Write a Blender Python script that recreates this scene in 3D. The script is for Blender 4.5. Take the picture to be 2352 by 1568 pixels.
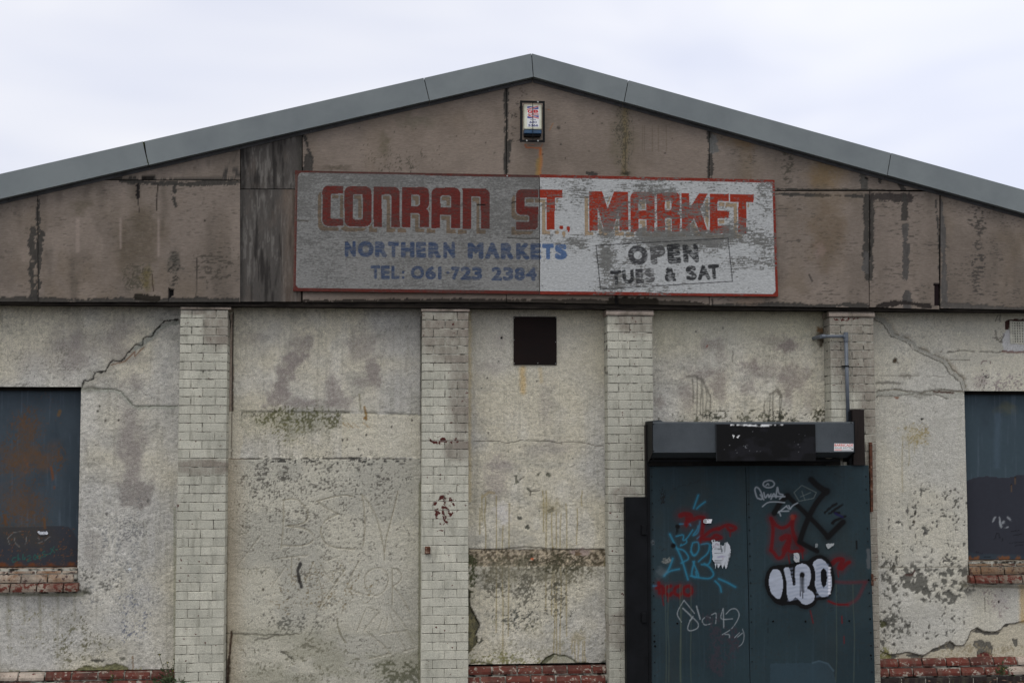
import bpy, bmesh, math, random
import numpy as np
from mathutils import Vector, Matrix
random.seed(7); rng = np.random.default_rng(7)
D = bpy.data; S = bpy.context.scene
for o in list(D.objects): D.objects.remove(o)

# ------------------------------------------------------------------ camera
YAW, PITCH, ROLL, FPX = 0.09085535, 0.07313863, -0.00132107, 3267.0
DIST, EYE = 13.0, 2.31
def cam_axes():
    cy, sy, cp, sp = math.cos(YAW), math.sin(YAW), math.cos(PITCH), math.sin(PITCH)
    f = np.array([sy*cp, cy*cp, sp]); r = np.array([cy, -sy, 0.0]); u = np.cross(r, f)
    c, s = math.cos(ROLL), math.sin(ROLL)
    return c*r+s*u, -s*r+c*u, f
CR, CU, CF = cam_axes()
cd = D.cameras.new('camera'); cam = D.objects.new('camera', cd); S.collection.objects.link(cam)
cd.sensor_width = 36; cd.lens = 36*FPX/2352; cd.clip_end = 3000; cd.clip_start = 0.1
m = Matrix.Identity(4)
for i in range(3):
    m[i][0] = CR[i]; m[i][1] = CU[i]; m[i][2] = -CF[i]
m[0][3], m[1][3], m[2][3] = 0.0, -DIST, EYE
cam.matrix_world = m; S.camera = cam

# ------------------------------------------------------------------ light
SUN_EL, SUN_AZ = math.radians(60), math.radians(-22)      # azimuth measured from straight in front of the facade
w = D.worlds.new('World'); S.world = w; w.use_nodes = True
nt = w.node_tree; nt.nodes.clear(); N = nt.nodes.new; L = nt.links.new
out = N('ShaderNodeOutputWorld')
sky = N('ShaderNodeTexSky'); sky.sky_type = 'NISHITA'; sky.sun_disc = False
sky.sun_elevation = SUN_EL; sky.sun_rotation = math.radians(180) - SUN_AZ
b1 = N('ShaderNodeBackground'); b1.inputs[1].default_value = 0.08; L(sky.outputs[0], b1.inputs[0])
tc = N('ShaderNodeTexCoord'); sx = N('ShaderNodeSeparateXYZ'); L(tc.outputs['Generated'], sx.inputs[0])
mp = N('ShaderNodeMapping'); mp.inputs['Scale'].default_value = (1.6, 1.6, 4.5); L(tc.outputs['Generated'], mp.inputs[0])
nz = N('ShaderNodeTexNoise'); nz.inputs['Scale'].default_value = 1.7; nz.inputs['Detail'].default_value = 3; nz.inputs['Distortion'].default_value = .4; L(mp.outputs[0], nz.inputs[0])
rp = N('ShaderNodeValToRGB'); L(nz.outputs[0], rp.inputs[0])
rp.color_ramp.elements[0].position = .36; rp.color_ramp.elements[0].color = (.73, .765, .90, 1)
rp.color_ramp.elements[1].position = .66; rp.color_ramp.elements[1].color = (.95, .955, 1.0, 1)
mr = N('ShaderNodeMapRange'); mr.inputs[1].default_value = 0.1; mr.inputs[2].default_value = 1; mr.inputs[3].default_value = 1.0; mr.inputs[4].default_value = 1.28
L(sx.outputs[2], mr.inputs[0])
mz = N('ShaderNodeMapRange'); mz.inputs[1].default_value = .25; mz.inputs[2].default_value = .8; L(sx.outputs[2], mz.inputs[0])
mc = N('ShaderNodeMix'); mc.data_type = 'RGBA'; L(mz.outputs[0], mc.inputs[0]); L(rp.outputs[0], mc.inputs[6]); mc.inputs[7].default_value = (.84, .82, .80, 1)   # unseen overhead sky greyed to take blue out of the light
vm = N('ShaderNodeVectorMath'); vm.operation = 'SCALE'; L(mc.outputs[2], vm.inputs[0]); L(mr.outputs[0], vm.inputs['Scale'])
mx = N('ShaderNodeMapRange'); mx.inputs[1].default_value = 0.0; mx.inputs[2].default_value = .6; mx.inputs[3].default_value = 1.0; mx.inputs[4].default_value = 1.16; L(sx.outputs[0], mx.inputs[0])
vm2 = N('ShaderNodeVectorMath'); vm2.operation = 'SCALE'; L(vm.outputs[0], vm2.inputs[0]); L(mx.outputs[0], vm2.inputs['Scale'])
b2 = N('ShaderNodeBackground'); b2.inputs[1].default_value = 1.0; L(vm2.outputs[0], b2.inputs[0])
ms = N('ShaderNodeMixShader'); ms.inputs[0].default_value = 0.93
L(b1.outputs[0], ms.inputs[1]); L(b2.outputs[0], ms.inputs[2]); L(ms.outputs[0], out.inputs[0])
sl = D.lights.new('sun', 'SUN'); sl.energy = 0.82; sl.angle = math.radians(30); sl.color = (1, .975, .94)
so = D.objects.new('sun', sl); S.collection.objects.link(so)
sd = Vector((math.sin(SUN_AZ)*math.cos(SUN_EL), -math.cos(SUN_AZ)*math.cos(SUN_EL), math.sin(SUN_EL)))
so.rotation_euler = sd.to_track_quat('Z', 'Y').to_euler(); so.location = sd*20
S.view_settings.view_transform = 'Standard'; S.view_settings.look = 'None'
S.view_settings.exposure = 0.0; S.view_settings.gamma = 1
S.render.engine = 'CYCLES'
S.cycles.max_bounces = 5; S.cycles.diffuse_bounces = 3

# ------------------------------------------------------------------ measuring: photograph pixel -> point on a plane parallel to the facade
def W(u, v, y=0.0):
    d = CR*((u/1.7415-1176)/FPX) + CU*((784-v/1.7415)/FPX) + CF
    k = (DIST+y)/d[1]
    return d[0]*k, EYE + d[2]*k
def UV(X, Z, y):
    px, py, pz = X, DIST+y, Z-EYE
    a = CR[0]*px+CR[1]*py+CR[2]*pz; b = CU[0]*px+CU[1]*py+CU[2]*pz; c = CF[0]*px+CF[1]*py+CF[2]*pz
    return (1176+FPX*a/c)*1.7415, (784-FPX*b/c)*1.7415
def frame(ox, oy, s):
    return lambda *pts: [(ox+p[0]/s, oy+p[1]/s) for p in pts]
ZA=frame(0,400,1.7415); ZB=frame(900,200,1.568); ZC=frame(1900,150,1.4257); ZD=frame(2800,400,1.7423)
ZE=frame(0,1200,1.96); ZF=frame(0,1931,1.96); ZG=frame(850,1200,1.96); ZH=frame(850,1931,1.96)
ZI=frame(1650,1200,1.96); ZJ=frame(1650,1931,1.96); ZK=frame(2450,1200,1.96); ZL=frame(2450,1831,1.7418)
ZM=frame(3196,1200,1.96); ZN=frame(3296,1931,1.96)
S1=frame(1150,660,2.9586); S2=frame(1750,660,2.9586); S3=frame(2350,660,2.70375); ZAL=frame(2040,380,7.128)
ZO=frame(3500,2500,3.946); ZQ=frame(2450,1640,2.138)

# ------------------------------------------------------------------ numpy noise and colour
def _h(i, j, s):
    n = (i.astype(np.int64)*374761393 + j.astype(np.int64)*668265263 + s*1442695041) & 0xffffffff
    n = ((n ^ (n >> 13))*1274126177) & 0xffffffff
    n = n ^ (n >> 16)
    return (n & 0xffffff)/float(0xffffff)
def vn(x, y, s=0):
    xi = np.floor(x); yi = np.floor(y); fx = x-xi; fy = y-yi
    fx = fx*fx*(3-2*fx); fy = fy*fy*(3-2*fy)
    a = _h(xi, yi, s); b = _h(xi+1, yi, s); c = _h(xi, yi+1, s); d = _h(xi+1, yi+1, s)
    return (a*(1-fx)+b*fx)*(1-fy)+(c*(1-fx)+d*fx)*fy
def fbm(x, y, s=0, o=4, g=.5):
    t = 0; a = 1; n = 0
    for k in range(o):
        t = t+a*vn(x*2**k+17.3*k, y*2**k+9.1*k, s+k*7); n += a; a *= g
    return t/n
def ss(a, b, x):
    t = np.clip((x-a)/(b-a), 0, 1); return t*t*(3-2*t)
def lin(c): 
    c = c/255.; return c/12.92 if c <= .04045 else ((c+.055)/1.055)**2.4
LF = 0.66
def C(r, g, b): return np.array([min(.85, lin(r)/LF), min(.85, lin(g)/LF), min(.85, lin(b)/LF)])

# ------------------------------------------------------------------ objects
def link(o, parent=None):
    S.collection.objects.link(o)
    if parent is not None:
        o.parent = parent
        o.matrix_parent_inverse = Matrix.Translation(-Vector(world_loc(parent)))
    return o
def world_loc(o):
    v = Vector(o.location); p = o.parent
    while p is not None: p = None
    return v
def empty(name, loc, label, cat, group=None):
    o = D.objects.new(name, None); o.location = loc; o.empty_display_size = .1
    S.collection.objects.link(o); tag(o, label, cat, group); return o
def tag(o, label=None, cat=None, group=None, kind=None):
    if label: o['label'] = label
    if cat: o['category'] = cat
    if group: o['group'] = group
    if kind: o['kind'] = kind
    return o
def mesh_obj(name, verts, faces, mat, parent=None, smooth=False):
    me = D.meshes.new(name); me.from_pydata([tuple(v) for v in verts], [], faces); me.update()
    if mat: me.materials.append(mat)
    if smooth: me.polygons.foreach_set('use_smooth', [True]*len(me.polygons))
    return link(D.objects.new(name, me), parent)
class MB:
    def __init__(s): s.v = []; s.f = []
    def add(s, v, f):
        k = len(s.v); s.v += [tuple(p) for p in v]; s.f += [tuple(i+k for i in q) for q in f]; return s
    def box(s, x0, x1, y0, y1, z0, z1, c=0.0):
        if c <= 0:
            v = [(x, y, z) for x in (x0, x1) for y in (y0, y1) for z in (z0, z1)]
            return s.add(v, [(0,1,3,2),(4,6,7,5),(0,4,5,1),(2,3,7,6),(0,2,6,4),(1,5,7,3)])
        # chamfered box: 24 verts
        v = []; idx = {}
        for ix, x in enumerate((x0, x1)):
            for iy, y in enumerate((y0, y1)):
                for iz, z in enumerate((z0, z1)):
                    sx_, sy_, sz_ = (1, -1)[ix], (1, -1)[iy], (1, -1)[iz]
                    for a in range(3):
                        p = [x+sx_*c, y+sy_*c, z+sz_*c]; p[a] = (x, y, z)[a]
                        idx[(ix, iy, iz, a)] = len(v); v.append(tuple(p))
        f = []
        for a in range(3):
            o1, o2 = [k for k in range(3) if k != a]
            for sgn in (0, 1):
                q = []
                for (i, j) in ((0,0),(1,0),(1,1),(0,1)):
                    k = [0,0,0]; k[a] = sgn; k[o1] = i; k[o2] = j
                    q.append(idx[(k[0], k[1], k[2], a)])
                if (sgn == 0) != (a == 1): q = q[::-1]
                f.append(tuple(q))
        for a in range(3):
            o1, o2 = [k for k in range(3) if k != a]
            for i in (0, 1):
                for j in (0, 1):
                    k0 = [0,0,0]; k0[o1] = i; k0[o2] = j; k1 = list(k0); k1[a] = 1
                    f.append((idx[(*k0, o1)], idx[(*k0, o2)], idx[(*k1, o2)], idx[(*k1, o1)]))
        for i in (0, 1):
            for j in (0, 1):
                for k in (0, 1): f.append((idx[(i,j,k,0)], idx[(i,j,k,1)], idx[(i,j,k,2)]))
        return s.add(v, f)
    def quadprism(s, pts, y0, y1):      # pts: 4+ (x,z) outline, between depths y0 (front) and y1
        n = len(pts); v = [(p[0], y0, p[1]) for p in pts]+[(p[0], y1, p[1]) for p in pts]
        f = [tuple(range(n)), tuple(range(2*n-1, n-1, -1))]+[(i, i+n, (i+1) % n+n, (i+1) % n) for i in range(n)]
        return s.add(v, f)
    def xprism(s, prof, x0, x1, skew=0):        # prof: (y,z) outline extruded in x
        n = len(prof); v = [(x0, p[0], p[1]) for p in prof]+[(x1, p[0], p[1]) for p in prof]
        f = [tuple(range(n)), tuple(range(2*n-1, n-1, -1))]+[(i, i+n, (i+1) % n+n, (i+1) % n) for i in range(n)]
        return s.add(v, f)
    def tube(s, a, b, r, n=12, r2=None):
        a = Vector(a); b = Vector(b); d = (b-a).normalized(); u = d.orthogonal().normalized(); w_ = d.cross(u)
        r2 = r if r2 is None else r2; v = []
        for k in range(n):
            t = 2*math.pi*k/n; v.append(a+(u*math.cos(t)+w_*math.sin(t))*r)
        for k in range(n):
            t = 2*math.pi*k/n; v.append(b+(u*math.cos(t)+w_*math.sin(t))*r2)
        f = [(k, (k+1) % n, (k+1) % n+n, k+n) for k in range(n)]+[tuple(range(n))[::-1], tuple(range(n, 2*n))]
        return s.add(v, f)
    def dome(s, c, r, h, n=10):     # rivet head facing -y
        v = []; f = []
        for (rr, hh) in ((r, 0), (r*.75, h*.7), (r*.3, h)):
            for k in range(n):
                t = 2*math.pi*k/n; v.append((c[0]+rr*math.cos(t), c[1]-hh, c[2]+rr*math.sin(t)))
        for j in (0, 1):
            f += [(j*n+k, j*n+(k+1) % n, (j+1)*n+(k+1) % n, (j+1)*n+k) for k in range(n)]
        f.append(tuple(range(2*n, 3*n)))
        return s.add(v, f)
    def build(s, name, mat, parent=None, smooth=False):
        o = mesh_obj(name, s.v, s.f, mat, parent, smooth)
        bm = bmesh.new(); bm.from_mesh(o.data); bmesh.ops.recalc_face_normals(bm, faces=bm.faces); bm.to_mesh(o.data); bm.free()
        return o

# ------------------------------------------------------------------ materials (node based)
def new_mat(name):
    mt = D.materials.new(name); mt.use_nodes = True; t = mt.node_tree; t.nodes.clear()
    o = t.nodes.new('ShaderNodeOutputMaterial'); b = t.nodes.new('ShaderNodeBsdfPrincipled'); t.links.new(b.outputs[0], o.inputs[0])
    return mt, t, b
def n_noise(t, scale, detail=4, vec=None, rough=.6, stretch=None, dist=0):
    n = t.nodes.new('ShaderNodeTexNoise'); n.inputs['Scale'].default_value = scale; n.inputs['Detail'].default_value = detail
    n.inputs['Roughness'].default_value = rough; n.inputs['Distortion'].default_value = dist
    g = t.nodes.new('ShaderNodeNewGeometry'); src = g.outputs['Position']
    if stretch:
        mp_ = t.nodes.new('ShaderNodeMapping'); mp_.inputs['Scale'].default_value = stretch; t.links.new(src, mp_.inputs[0]); src = mp_.outputs[0]
    t.links.new(src, n.inputs['Vector']); return n.outputs[0]
def n_ramp(t, src, a, b, va=0., vb=1.):
    r = t.nodes.new('ShaderNodeMapRange'); r.inputs[1].default_value = a; r.inputs[2].default_value = b
    r.inputs[3].default_value = va; r.inputs[4].default_value = vb; r.clamp = True
    t.links.new(src, r.inputs[0]); return r.outputs[0]
def n_mix(t, fac, a, b, mode='MIX'):
    x = t.nodes.new('ShaderNodeMix'); x.data_type = 'RGBA'; x.blend_type = mode
    if isinstance(fac, (int, float)): x.inputs[0].default_value = fac
    else: t.links.new(fac, x.inputs[0])
    for k, q in ((6, a), (7, b)):
        if hasattr(q, 'links'): t.links.new(q, x.inputs[k])
        else: x.inputs[k].default_value = (*[float(z) for z in q], 1)
    return x.outputs[2]
def n_math(t, op, a, b=None):
    x = t.nodes.new('ShaderNodeMath'); x.operation = op
    for k, q in ((0, a), (1, b)):
        if q is None: continue
        if hasattr(q, 'links'): t.links.new(q, x.inputs[k])
        else: x.inputs[k].default_value = q
    return x.outputs[0]
def n_bump(t, b, h, strength, dist, prev=None):
    x = t.nodes.new('ShaderNodeBump'); x.inputs['Strength'].default_value = strength; x.inputs['Distance'].default_value = dist
    t.links.new(h, x.inputs['Height'])
    if prev is not None: t.links.new(prev, x.inputs['Normal'])
    t.links.new(x.outputs[0], b.inputs['Normal']); return x.outputs[0]
def attr_mat(name, rough=.9, spec=.25, fine=(220, .78, 1.16), bump=(150, .5, .004), stretch=None, bstretch=None, metal=0, coat=0):
    mt, t, b = new_mat(name)
    a = t.nodes.new('ShaderNodeAttribute'); a.attribute_name = 'col'
    n = n_noise(t, fine[0], 5, stretch=stretch, rough=.7)
    g = n_ramp(t, n, .3, .7, fine[1], fine[2])
    vmul = t.nodes.new('ShaderNodeVectorMath'); vmul.operation = 'SCALE'
    t.links.new(a.outputs['Color'], vmul.inputs[0]); t.links.new(g, vmul.inputs['Scale'])
    t.links.new(vmul.outputs[0], b.inputs['Base Color'])
    b.inputs['Roughness'].default_value = rough; b.inputs['Specular IOR Level'].default_value = spec; b.inputs['Metallic'].default_value = metal
    if bump:
        n_bump(t, b, n_noise(t, bump[0], 4, stretch=bstretch, rough=.65), bump[1], bump[2])
    return mt
def flat_mat(name, c, c2=None, scale=8, rough=.7, spec=.3, bump=None, metal=0, stretch=None, lo=.35, hi=.65, c3=None, s3=30, t3=(.62, .66)):
    mt, t, b = new_mat(name)
    c2 = c if c2 is None else c2
    col = n_mix(t, n_ramp(t, n_noise(t, scale, 6, stretch=stretch), lo, hi), c, c2)
    if c3 is not None: col = n_mix(t, n_ramp(t, n_noise(t, s3, 6), *t3), col, c3)
    t.links.new(col, b.inputs['Base Color'])
    b.inputs['Roughness'].default_value = rough; b.inputs['Specular IOR Level'].default_value = spec; b.inputs['Metallic'].default_value = metal
    if bump: n_bump(t, b, n_noise(t, bump[0], 4), bump[1], bump[2])
    return mt

M_plaster = attr_mat('roughcast render', .95, .15, (120, .58, 1.38), (110, 1.0, .010))
M_ply = attr_mat('weathered painted plywood', .9, .2, (70, .68, 1.26), (90, .5, .003), stretch=(.35, 1, 5), bstretch=(.4, 1, 5))
M_plyv = attr_mat('bare weathered plywood', .9, .2, (60, .72, 1.25), (90, .5, .003), stretch=(5, 1, .35), bstretch=(5, 1, .4))
M_sign = attr_mat('weathered sign paint', .85, .2, (80, .50, 1.42), (90, .5, .0025), stretch=(.5, 1, 4), bstretch=(.4, 1, 5))
M_door = attr_mat('painted sheet steel', .55, .14, (30, .94, 1.06), (12, .18, .004))
M_label = attr_mat('printed label', .35, .4, (40, .97, 1.03), None)
M_trim = flat_mat('coated metal trim', C(96,102,104), C(106,112,113), 2.0, .55, .25, (4, .35, .010), .15, c3=C(88,92,88), s3=60, t3=(.70, .78))
M_drip = flat_mat('dull metal drip strip', C(66,66,68), C(50,50,51), 6, .6, .3)
M_dark = flat_mat('dark void timber', C(16,15,15), C(26,24,22), 12, .9, .1)
M_plate = flat_mat('shade toned rotten timber', C(18,16,15), C(40,36,32), 14, .95, .1, (60, .8, .01), stretch=(.4, 1, 3))  # near-black tone paints in the shade of the gap below the boards
M_black = flat_mat('black painted steel', C(6,7,9), C(14,15,18), 5, .6, .15, (20, .15, .004), c3=C(48,42,38), s3=45, t3=(.70, .76))
M_housing = flat_mat('galvanised housing steel', C(50,55,59), C(62,67,71), 3.0, .45, .4, (5, .25, .012), .25, c3=C(74,79,83), s3=160, t3=(.55, .75))
M_rust = flat_mat('rusty steel', C(88,56,42), C(52,36,29), 25, .9, .2, (80, .6, .004), c3=C(140,120,105), s3=30, t3=(.58, .66))
M_brown = flat_mat('dark brown steel sheet', C(12,10,10), C(24,14,12), 1.2, .6, .12, (2, .2, .01), stretch=(1, 1, 1.4))
M_post = flat_mat('dark brown timber post', C(26,22,21), C(34,28,26), 20, .8, .2, (60, .4, .004), stretch=(4, 1, .4))
M_pipe = flat_mat('grey plastic pipe', C(72,78,86), C(84,90,97), 9, .45, .4, None, c3=C(55,57,60), s3=40, t3=(.62, .72))
M_white = flat_mat('white vent paint', C(180,178,165), C(150,148,136), 20, .7, .3, (60, .3, .002), c3=C(88,42,36), s3=12, t3=(.66, .69))
M_screw = flat_mat('screw head metal', C(150,152,150), C(105,105,102), 60, .35, .5, None, .6)
M_asph = flat_mat('worn asphalt', (.05,.05,.05), (.075,.074,.07), 30, .95, .2, (200, .6, .005))
M_pave = flat_mat('concrete paving', (.17,.165,.155), (.24,.235,.22), 6, .95, .2, (120, .5, .003), c3=(.1,.1,.09), s3=3, t3=(.5, .8))
M_kerb = flat_mat('kerb concrete', (.24,.235,.22), (.32,.31,.29), 10, .95, .2, (120, .5, .003))
M_roof = flat_mat('grey roof sheet', C(90,96,100), C(105,110,112), 2, .6, .4, None)
M_side = flat_mat('side wall render', C(140,138,128), C(158,156,145), 2, .95, .2, (60, .6, .008))
M_stem = flat_mat('weed stem green', (.05,.065,.03), (.09,.08,.045), 30, .8, .2)
M_leaf = flat_mat('weed leaf green', (.035,.055,.022), (.06,.075,.03), 20, .7, .3)
M_grass = flat_mat('grass green', (.04,.07,.02), (.09,.1,.035), 20, .8, .2)
M_litter = flat_mat('dead leaf brown', (.09,.055,.04), (.18,.12,.085), 30, .85, .2)
M_soil = flat_mat('damp soil', (.03,.025,.02), (.06,.05,.038), 20, .95, .1, (60, .8, .01))
M_flower = flat_mat('yellow flower', (.45,.33,.03), (.5,.4,.08), 20, .8, .2)
M_guard = flat_mat('black guard steel', C(10,11,12), C(18,19,20), 20, .6, .15)
M_strobe = flat_mat('blue strobe lens', C(25,55,80), C(30,65,95), 10, .2, .5)
M_cream = flat_mat('cream plastic', C(196,196,178), C(182,182,162), 10, .4, .4)
M_moss = flat_mat('dark green moss', (.02,.028,.008), (.05,.06,.015), 40, .95, .1, (120, .8, .006))

def brick_mat(name, paint, paint2, mauve, red, redlo=.66, mask=None, rough=.75, mauve_t=(.5, .62), chips=None, zones=None):
    mt, t, b = new_mat(name)
    oi = t.nodes.new('ShaderNodeObjectInfo')
    col = n_mix(t, n_ramp(t, n_noise(t, 4, 5), .35, .65), paint, paint2)
    rnd = n_ramp(t, oi.outputs['Random'], 0, 1, .88, 1.08)
    sc = t.nodes.new('ShaderNodeVectorMath'); sc.operation = 'SCALE'; t.links.new(col, sc.inputs[0]); t.links.new(rnd, sc.inputs['Scale']); col = sc.outputs[0]
    # cover-up paint patches, whole bricks at the head of the pier
    g = t.nodes.new('ShaderNodeNewGeometry'); sp = t.nodes.new('ShaderNodeSeparateXYZ'); t.links.new(g.outputs['Position'], sp.inputs[0])
    def ell(cx, cz, rx, rz):
        dx = n_math(t, 'DIVIDE', n_math(t, 'SUBTRACT', sp.outputs[0], cx), rx); dz = n_math(t, 'DIVIDE', n_math(t, 'SUBTRACT', sp.outputs[2], cz), rz)
        r = n_math(t, 'SQRT', n_math(t, 'ADD', n_math(t, 'MULTIPLY', dx, dx), n_math(t, 'MULTIPLY', dz, dz)))
        return n_ramp(t, r, 1.25, .75)
    fine = n_noise(t, 14, 6, stretch=(1.6, 1.6, .8), rough=.7)
    if zones:
        z = None
        for q in zones:
            e = ell(*q); z = e if z is None else n_math(t, 'MAXIMUM', z, e)
        mz = n_math(t, 'ADD', z, n_math(t, 'MULTIPLY', n_math(t, 'SUBTRACT', fine, .5), 1.5))
        mz = n_math(t, 'ADD', mz, n_math(t, 'MULTIPLY', n_math(t, 'SUBTRACT', oi.outputs['Random'], .5), .5))
        col = n_mix(t, n_ramp(t, mz, .25, 1.25, 0, .9), col, mauve)
    else:
        col = n_mix(t, n_ramp(t, n_noise(t, 3, 6), *mauve_t), col, mauve)
    # vertical grime and specks
    gr = n_noise(t, 7, 6, stretch=(3, 3, .6), rough=.65)
    col = n_mix(t, n_ramp(t, gr, .50, .80, 0, .65), col, C(88,86,74))
    col = n_mix(t, n_ramp(t, n_noise(t, 70, 4, rough=.7), .66, .72, 0, .7), col, C(70,66,60))
    rm = n_ramp(t, n_noise(t, 22, 5, rough=.7), redlo, redlo+.03)
    if chips:
        z = None
        for q in chips:
            e = ell(*q); z = e if z is None else n_math(t, 'MAXIMUM', z, e)
        rm2 = n_ramp(t, n_math(t, 'ADD', n_noise(t, 26, 4, rough=.6), n_math(t, 'MULTIPLY', z, .16)), .665, .69)
        rm = n_math(t, 'MAXIMUM', rm, rm2)
    col = n_mix(t, rm, col, red)
    mic = n_ramp(t, n_noise(t, 110, 5, rough=.7), .3, .7, .68, 1.22)
    sc2 = t.nodes.new('ShaderNodeVectorMath'); sc2.operation = 'SCALE'; t.links.new(col, sc2.inputs[0]); t.links.new(mic, sc2.inputs['Scale']); col = sc2.outputs[0]
    t.links.new(col, b.inputs['Base Color']); b.inputs['Roughness'].default_value = rough; b.inputs['Specular IOR Level'].default_value = .25
    n_bump(t, b, n_noise(t, 70, 5, rough=.65), .9, .006)
    return mt
RED = C(66,27,23)
def wz(u, v, y=-.2): return W(u, v, y)
def zone(u, v, ru, rv, y=-.2):
    x, z = W(u, v, y); return (x, z, ru/437., rv/437.)
M_pier = brick_mat('painted pier brick', C(172,170,157), C(156,155,143), C(112,104,95), RED, .80,
    zones=[zone(1800,1340,130,130), zone(1700,1290,60,60), zone(1850,1560,60,190), zone(1840,1800,70,50), zone(3430,1420,130,170), zone(3400,1290,140,80), zone(2560,1270,110,70), zone(3490,1640,60,120), zone(870,1300,60,110), zone(800,1868,130,34),
           zone(2520,2520,120,90), zone(3510,2200,60,600), zone(2500,1990,60,60), zone(770,1240,120,20)],
    chips=[zone(1775,2030,48,62), zone(1780,1760,60,20), zone(3380,1275,60,10)])
M_mortar = flat_mat('pier mortar', C(40,38,34), C(150,148,138), 16, .95, .1, (80, .6, .004), lo=.40, hi=.56)
M_cap = brick_mat('pier cap stone', C(150,138,128), C(128,118,108), C(95,88,78), RED, .75)
M_plred = brick_mat('red painted plinth brick', C(88,41,31), C(70,33,26), C(58,34,28), C(132,122,112), .575, rough=.6)
M_plpale = brick_mat('pale painted plinth brick', C(158,146,134), C(130,120,110), C(100,90,82), C(84,38,32), .60)
M_sillp = brick_mat('flaking sill brick', C(156,143,128), C(112,102,92), C(104,76,54), C(64,50,46), .56)
M_sillr = brick_mat('rust stained sill brick', C(132,118,100), C(88,76,64), C(100,74,52), C(60,42,36), .54)
M_sillx = brick_mat('chipped red sill brick', C(132,122,110), C(92,78,68), C(80,44,34), C(76,36,28), .50)
M_low = brick_mat('dark footing brick', C(46,38,36), C(34,28,28), C(30,26,26), C(150,145,138), .66)

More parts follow.
